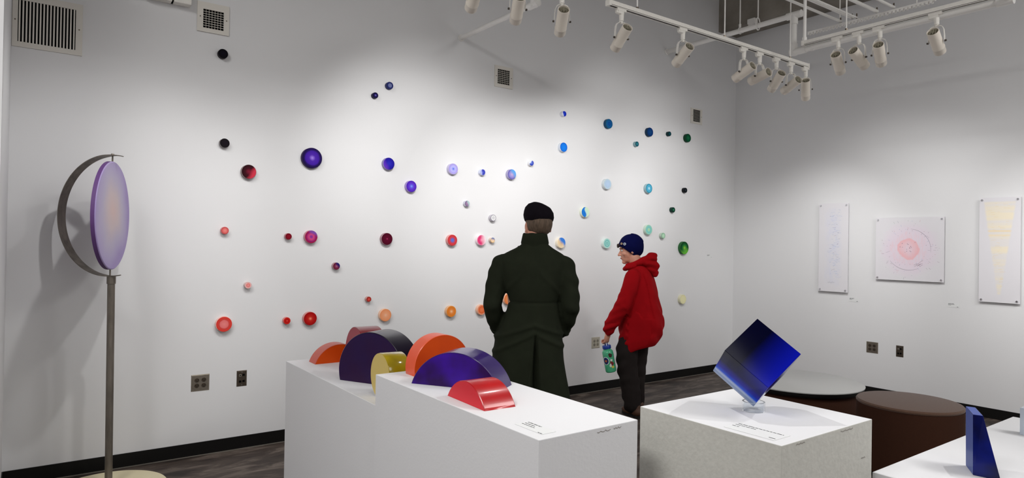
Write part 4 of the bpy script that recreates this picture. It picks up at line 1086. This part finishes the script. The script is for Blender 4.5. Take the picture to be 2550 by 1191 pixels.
# coat
def coat_post(co, n_):
    d = .006*fb(co, 5, 5, 2.2, 1)+.004*fb(co, 14, 14, 5, 5)
    x, y, z = co
    if y < .02 and z < 1.06:       # centre vent and falling pleats of the skirt
        wv = .006+.040*(1.06-z)
        d -= .042*math.exp(-((x-.028)/wv)**2)*min(1, (1.06-z)/.12)
        d += .012*math.exp(-((x-.028-wv*1.7)/(wv*.5))**2)*min(1, (1.06-z)/.2)+.012*math.exp(-((x-.028+wv*1.7)/(wv*.5))**2)*min(1, (1.06-z)/.2)
        d += .010*sin(x*48+z*3)*min(1, max(0, (.95-z))/.35)
    if y < .06:
        for (zc, amp, sl) in ((1.085, .010, .35), (1.04, .008, .5)):      # drag folds below the waist
            d += amp*math.exp(-((z-zc+sl*abs(x-.02))/.014)**2)
        d -= .006*math.exp(-((z-1.212)/.006)**2) if abs(x) < .17 else 0
        if abs(x) < .17 and abs(x) > .05: d += .006*math.exp(-(((z-1.27)-(.16-abs(x))*1.0)/.018)**2)
    if abs(x) > .19 and z > 1.0: d += .006*sin(z*70+x*30)*(.4+.6*fb(co, 9, 9, 9, 2))
    return d
bm = NB()
loft(bm, [(.40, 0, .0, .262, .195), (.55, -.002, 0, .250, .185), (.70, -.008, -.0, .232, .172), (.88, -.018, -.005, .213, .162), (1.0, -.014, -.005, .198, .152), (1.08, 0, -.005, .176, .14), (1.15, .008, -.005, .160, .132), (1.22, .012, -.005, .146, .128),
          (1.30, .010, -.004, .168, .133), (1.40, .006, -.0, .192, .130), (1.455, .006, 0, .204, .108), (1.492, .008, 0, .172, .090), (1.525, .010, 0, .112, .080), (1.55, .012, 0, .078, .072), (1.58, .012, 0, .068, .066)], 48)
chain(bm, [(-.176, 0, 1.425), (-.208, -.02, 1.32), (-.230, -.035, 1.19), (-.214, .03, 1.10), (-.180, .09, 1.035)], [.066, .061, .055, .057, .054])
chain(bm, [(.186, 0, 1.418), (.214, -.02, 1.32), (.226, -.035, 1.19), (.206, .03, 1.10), (.172, .09, 1.03)], [.068, .064, .060, .056, .050])
for sx in (-1, 1): ell(bm, (sx*.10+.008, .0, 1.488), (.095, .07, .034), Matrix.Rotation(sx*rad(24), 3, 'Y'))
coat = fuse('long_coat', bm, M_coat, MAN, .007, 7, coat_post)
# stand-up collar
bm = NB(); rings = []
N = 40
for (z, a, b, off) in ((1.530, .090, .080, 0), (1.552, .081, .077, 0), (1.562, .083, .081, 0), (1.590, .078, .077, 0), (1.612, .073, .074, 0), (1.616, .068, .070, 0), (1.59, .066, .067, 0), (1.54, .070, .066, 0)):
    ring = []
    for k in range(N+1):
        t_ = rad(-90)+rad(300)*(k/N-.5)          # open at the throat, centred on the back
        ring.append(bm.verts.new((.014+a*cos(t_), .006+b*sin(t_), z-.012*max(0, sin(t_)+.2)+.004*fb(Vector((cos(t_), sin(t_), z)), 3, 3, 9))))
    rings.append(ring)
for A, B in zip(rings, rings[1:]):
    for k in range(N): bm.faces.new((A[k], A[k+1], B[k+1], B[k]))
obj('collar', bm, M_coat, coat, smooth='all')
# shoulder straps, waist seam band, cuff straps
for sx in (-1, 1):
    bm = NB(); prev = None
    for k in range(9):
        u = k/8; x = sx*(.075+.115*u)+.006; z = 1.536-.060*u-.026*u*u+(.004 if sx < 0 else -.004)*u; hw = .024
        row = [bm.verts.new((x, -hw-.012, z-.003)), bm.verts.new((x, hw-.012, z+.000)), bm.verts.new((x, hw-.012, z+.006)), bm.verts.new((x, -hw-.012, z+.003))]
        if prev:
            for i in range(4): bm.faces.new((prev[i], prev[(i+1) % 4], row[(i+1) % 4], row[i]))
        else: bm.faces.new(row[::-1])
        prev = row
    bm.faces.new(prev)
    e = obj('epaulette', bm, mat('olive_strap', '#34382e', .45, spec=.6), coat, smooth=True)
    bm = NB(); ell(bm, (sx*.088+.006, -.012, 1.536), (.006, .006, .004), u=12, v=8); obj('button', bm, mat('dark_button', '#1c1814', .3), e, smooth='all')
for sx, c in ((-1, (-.190, .07, 1.055)), (1, (.182, .07, 1.05))):
    bm = NB(); dd = Vector((-sx*.03, .06, -.065)).normalized(); cyl(bm, Vector(c)-dd*.012, Vector(c)+dd*.012, .0605 if sx < 0 else .0575, n=28); obj('cuff_strap', bm, M_coat, coat, smooth=True)
# trousers and shoes below the hem
bm = NB()
for sx in (-1, 1): chain(bm, [(sx*.088, 0, .80), (sx*.095, .01, .48), (sx*.10, -.01, .10)], [.10, .082, .070])
loft(bm, [(.78, 0, 0, .16, .115), (.86, 0, 0, .165, .12), (.98, 0, 0, .155, .11)], 24)
fuse('trousers', bm, mat('charcoal_trousers', '#24242a', .9), MAN, .010, 4)
def shoes(parent, cs, ang, m):
    for (x, y) in cs:
        bm = NB(); R3 = Matrix.Rotation(ang, 3, 'Z')
        base = Vector((x, y, 0))
        ell(bm, base+R3 @ Vector((0, -.03, .048)), (.042, .065, .046), R3); ell(bm, base+R3 @ Vector((0, .08, .036)), (.046, .095, .036), R3); ell(bm, base+R3 @ Vector((0, -.035, .085)), (.036, .04, .04), R3)
        for v in bm.verts: v.co.z = max(v.co.z, .012)
        sh = fuse('shoe', bm, m, parent, .006, 3)
        bm = NB(); n_ = 28; lo = []; hi = []
        for k in range(n_):
            t_ = 2*PI*k/n_; p = Vector((.047*cos(t_)*(1-.12*(sin(t_) < 0)), .04+.132*sin(t_), 0)); p = base+R3 @ p
            lo.append(bm.verts.new((p.x, p.y, .001))); hi.append(bm.verts.new((p.x, p.y, .016)))
        bm.faces.new(lo[::-1]); bm.faces.new(hi)
        for k in range(n_): bm.faces.new((lo[k], lo[(k+1) % n_], hi[(k+1) % n_], hi[k]))
        obj('sole', bm, mat('shoe_sole', '#141210', .8), sh)
shoes(MAN, [(-.10, -.01), (.10, -.01)], 0, mat('black_shoe_leather', '#1a1614', .4))

# second visitor: red hoodie, navy beanie; body turned towards the wall, face in profile to the left
M_red = mat('red_fleece', '#9c0c14', .92, spec=.1, noise_amt=.06, noise_scale=14, bump=.12, bump_scale=400)
WOM = thing('person', 'person in a red hoodie and navy beanie holding a green bottle', 'person', (4.510, 4.245, 0), rad(28))
HW = Matrix.Translation((.0, .047, 1.508)) @ Matrix.Rotation(rad(24), 4, 'Z') @ Matrix.Rotation(rad(-9), 4, 'X')
bm = NB(); add_head(bm, HW)
chain(bm, [(0, .02, 1.455), (0, -.035, 1.36)], [.056, .064])
loft(bm, [(.70, 0, -.01, .15, .11), (.9, 0, -.03, .17, .13), (1.1, 0, -.04, .15, .12), (1.28, 0, -.045, .15, .10), (1.36, 0, -.04, .07, .06)], 28)
WL = Vector((-.205, .185, .755)); 
chain(bm, [(-.15, -.035, 1.28), (-.225, .035, 1.02), WL], [.05, .04, .028])
add_hand(bm, WL, (.05, .16, -.95), (.35, .93, .0), 1, 1.35, .95)
chain(bm, [(.15, -.035, 1.28), (.225, .00, 1.02), (.225, .05, .80)], [.05, .04, .028]); add_hand(bm, (.225, .05, .80), (-.1, .0, -.95), (-1, 0, 0), -1, .7, .95)
for sx, kx in ((-1, -.095), (1, .075)): chain(bm, [(sx*.08, -.01, .80), (kx, .02, .45), (kx, -.01, .08)], [.085, .055, .042])
body = fuse('body', bm, M_skin, WOM, .0045, 3)
for sx in (-1, 1):
    eye(body, HW @ Vector((sx*.031, .0775, .010)), HW.to_3x3())
    bm = NB(); chain(bm, [HW @ Vector((sx*.016, .092, .026)), HW @ Vector((sx*.032, .089, .031)), HW @ Vector((sx*.047, .078, .027))], [.0028, .0034, .002], 8, 3); obj('eyebrow', bm, mat('dark_brow', '#2c1c14', .9), body, smooth='all')
bm = NB(); chain(bm, [HW @ Vector((-.018, .088, -.060)), HW @ Vector((0, .0965, -.0595)), HW @ Vector((.018, .088, -.060))], [.003, .0048, .003], 10, 3); obj('lips', bm, mat('lip_red', '#8e4844', .5), body, smooth='all')
# fringe of hair
bm = NB()
for (a, b_, c, r_) in (((-.030, .072, .060), (-.018, .098, .064), (-.010, .106, .044), .013), ((0, .075, .066), (.006, .102, .066), (.006, .110, .048), .014), ((.03, .07, .06), (.032, .092, .058), (.03, .098, .044), .012), ((-.055, .045, .05), (-.052, .068, .048), (-.050, .078, .034), .010)):
    chain(bm, [HW @ Vector(a), HW @ Vector(b_), HW @ Vector(c)], [r_, r_*.9, r_*.5], 10, 3)
ell(bm, HW @ Vector((0, .062, .062)), (.05, .03, .016), HW.to_3x3())
fuse('hair', bm, mat('dark_brown_hair', '#2c1f18', .8, bump=.4, bump_scale=200), WOM, .003, 2, lambda c_, n_: .002*fb(c_, 70, 70, 20))
# beanie
bm = NB(); ell(bm, (0, -.014, .034), (.091, .119, .116), u=48, v=36)
g = bm.verts[:]+bm.edges[:]+bm.faces[:]
bmesh.ops.bisect_plane(bm, geom=g, plane_co=(0, .090, .052), plane_no=(0, -.67, .74), clear_inner=True)
for v in bm.verts:
    v.co += (v.co-Vector((0, -.014, .034))).normalized()*(.005*fb(v.co, 16, 16, 16, 4))
    if v.co.y < -.03 and v.co.z > .06: v.co.z += .006; v.co.y -= .004
inner = bmesh.ops.duplicate(bm, geom=bm.faces[:])
iv = [e for e in inner['geom'] if isinstance(e, bmesh.types.BMVert)]
for v in iv: v.co = Vector((0, -.014, .034))+(v.co-Vector((0, -.014, .034)))*.94
bmesh.ops.bridge_loops(bm, edges=[e for e in bm.edges if e.is_boundary])
for v in bm.verts: v.co = HW @ v.co
bean = obj('beanie', bm, mat('navy_knit', '#080c3c', .95, spec=.08, bump=.35, bump_scale=180, stretch=(3, 3, .6)), WOM, smooth='all')
for c, r_, col in (((-.083, .052, .068), .0125, '#b8c0cc'), ((-.068, .078, .075), .010, '#b89c70')):
    c = Vector(c); nn = Vector((c.x, c.y*.8, .02)).normalized()
    bm = NB(); cyl(bm, HW @ (c-nn*.002), HW @ (c+nn*.004), r_, n=22); pb = obj('pin_badge', bm, mat('badge_'+col, col, .35), bean, smooth=True)
    bm = NB(); cyl(bm, HW @ (c+nn*.0041), HW @ (c+nn*.0048), r_*.55, n=18); obj('badge_mark', bm, mat('badge_mark_grey', '#4a5060', .5), pb)
# hoodie
def hood_post(co, n_):
    x, y, z = co
    d = .009*fb(co, 5, 5, 3.0, 7)+.006*fb(co, 11, 11, 5, 9)
    if x > -.17 and z < 1.2:       # diagonal drag folds across the back
        d += .011*sin((z*1.0+x*.75+y*.5)*42+2*fb(co, 3, 3, 3, 2))*max(0, min(1, (1.22-z)/.3))*(.5+.5*fb(co, 4, 4, 4, 3))*min(1, max(0, (z-.62)/.1))
    if abs(x+.17) < .03 and z > .9: d -= .010
    if x < -.19 and z < 1.15 and y > .0: d += .006*sin(z*95+y*40)*(1 if z < .86 else .35)
    return d
bm = NB()
loft(bm, [(.600, -.01, -.055, .178, .158, -.38), (.63, -.01, -.060, .192, .172, -.36), (.70, -.005, -.070, .205, .190, -.25), (.80, 0, -.076, .208, .196, -.1), (.90, 0, -.074, .206, .192), (1.0, 0, -.062, .196, .176), (1.12, 0, -.056, .190, .160),
          (1.22, 0, -.050, .185, .138), (1.30, 0, -.048, .165, .112), (1.35, 0, -.045, .115, .085), (1.39, 0, -.04, .075, .07)], 48)
chain(bm, [(-.165, -.035, 1.275), (-.205, -.01, 1.16), (-.235, .036, 1.02), (-.225, .11, .90), (-.213, .168, .80), (-.208, .18, .775)], [.078, .074, .070, .062, .052, .040])
chain(bm, [(.165, -.045, 1.275), (.21, -.02, 1.15), (.235, .00, 1.02), (.228, .045, .82)], [.078, .072, .068, .048])
hd = fuse('hoodie', bm, M_red, WOM, .007, 6, hood_post)
bm = NB()
tp = []; tr = []
for k in range(25):
    a = 2*PI*k/24
    tp.append((.092*cos(a), -.035+.112*sin(a)*(.85 if sin(a) > 0 else 1.15), 1.398+.044*(-sin(a))*1.0-.008*cos(a*2))); tr.append(.026+.020*max(0, -sin(a)))
tube(bm, tp, tr, 14)
chain(bm, [(-.07, -.13, 1.40), (0, -.185, 1.37), (.07, -.13, 1.40)], [.040, .046, .040], 16)
chain(bm, [(-.045, -.14, 1.36), (0, -.19, 1.305), (.045, -.14, 1.36)], [.032, .034, .032], 16)
chain(bm, [(-.10, -.02, 1.375), (-.095, .04, 1.36), (-.04, .08, 1.34)], [.03, .028, .024], 12)
fuse('hood', bm, M_red, hd, .006, 5, lambda c_, n_: .006*sin(c_.z*120+c_.x*25)*(.5+fb(c_, 8, 8, 8)))
bm = NB()
chain(bm, [(-.085, -.02, .78), (-.105, .035, .60), (-.100, .030, .45), (-.085, .0, .25), (-.085, -.02, .10)], [.095, .100, .092, .088, .078])
chain(bm, [(.075, -.02, .80), (.070, -.02, .60), (.062, -.01, .45), (.055, -.01, .25), (.052, -.02, .10)], [.112, .102, .092, .086, .078])
loft(bm, [(.70, 0, -.01, .16, .12), (.82, 0, -.02, .175, .13), (.95, 0, -.03, .16, .12)], 24)
fuse('trousers', bm, mat('dark_cargo_trousers', '#25201f', .9, spec=.15), WOM, .008, 5,
     lambda c_, n_: min(1, max(0, (.68-c_.z)/.08))*.007*sin(c_.z*55+c_.x*30+c_.y*22)*(.4+fb(c_, 7, 7, 7, 4))+.004*fb(c_, 10, 10, 6, 6))
shoes(WOM, [(-.078, -.035), (.055, -.03)], rad(-38), mat('brown_shoe_leather', '#4e3222', .6))

# green bottle held by its strap below her left hand
ph = WOM.matrix_basis @ (WL+Vector((.022, .022, -.100)))
BT = thing('water_bottle', 'translucent green water bottle with blue cap hanging from her hand', 'bottle', ph)
BT.rotation_euler = Vector((-.15, .125, .98)).to_track_quat('Z', 'Y').to_euler()
bm = NB(); lathe(bm, [(0, -.262), (.040, -.262), (.048, -.255), (.050, -.24), (.0495, -.17), (.051, -.10), (.050, -.075), (.043, -.062), (.034, -.056), (.034, -.046), (.036, -.044), (.036, -.040), (0, -.040)], 48)
bb = obj('bottle_body', bm, mat('green_plastic', '#58c494', .2, trans=.25, coat=.3), BT, smooth=True)
bm = NB(); lathe(bm, [(0, -.046), (.038, -.046), (.0395, -.042), (.0395, -.020), (.036, -.015), (.016, -.013), (.014, 0), (0, 0)], 40)
cp = obj('cap', bm, mat('blue_cap', '#1c3c94', .35), BT, smooth=True)
bm = NB(); pts = []
for k in range(15):
    a = PI*k/14; pts.append((.030*cos(a), 0, -.018+.040*sin(a)))
tube(bm, pts, .0042, 10); obj('carry_loop', bm, mat('white_loop', '#d6dade', .4), cp, smooth='all')
# plain stickers in place of pictures
wb = BT.rotation_euler.to_matrix()
cd = (wb.inverted() @ (Vector((0, 0, 1.55))-ph)).normalized(); base_a = math.atan2(cd.y, cd.x)
def sticker(a, z, rx, rz, col, lift=.0006, nm='sticker', blob=0, ss=0):
    bm = NB(); n_ = 28; vs = []
    def P_(u, v):
        aa = base_a+a+u/.0505
        return ((.0506+lift)*cos(aa), (.0506+lift)*sin(aa), z+v)
    c0 = bm.verts.new(P_(0, 0)); rr = []
    for fr in (.5, 1):
        rr.append([bm.verts.new(P_(rx*fr*cos(t_)*(1+blob*sin(3*t_+ss)), rz*fr*sin(t_)*(1+blob*cos(2*t_+ss)))) for t_ in [2*PI*k/n_ for k in range(n_)]])
    for k in range(n_):
        bm.faces.new((c0, rr[0][k], rr[0][(k+1) % n_])); bm.faces.new((rr[0][k], rr[1][k], rr[1][(k+1) % n_], rr[0][(k+1) % n_]))
    return obj(nm, bm, mat('sticker_'+col, col, .4), bb)
sticker(-.62, -.150, .031, .036, '#dfe6ea'); sticker(-.62, -.150, .026, .031, '#1c2a5c', .0010); sticker(-.60, -.152, .010, .012, '#c0603c', .0014, blob=.2)
sticker(.35, -.105, .017, .021, '#3c241c', .0006, blob=.18, ss=1); sticker(.42, -.150, .010, .012, '#dcdcd8', .0006, blob=.2)
sticker(.40, -.178, .018, .019, '#7c2024', .0006, blob=.2, ss=2); sticker(.12, -.195, .010, .014, '#dfe0dc', .0008, blob=.15, ss=4); sticker(.50, -.212, .013, .011, '#d8cc4c', .0010, blob=.1)
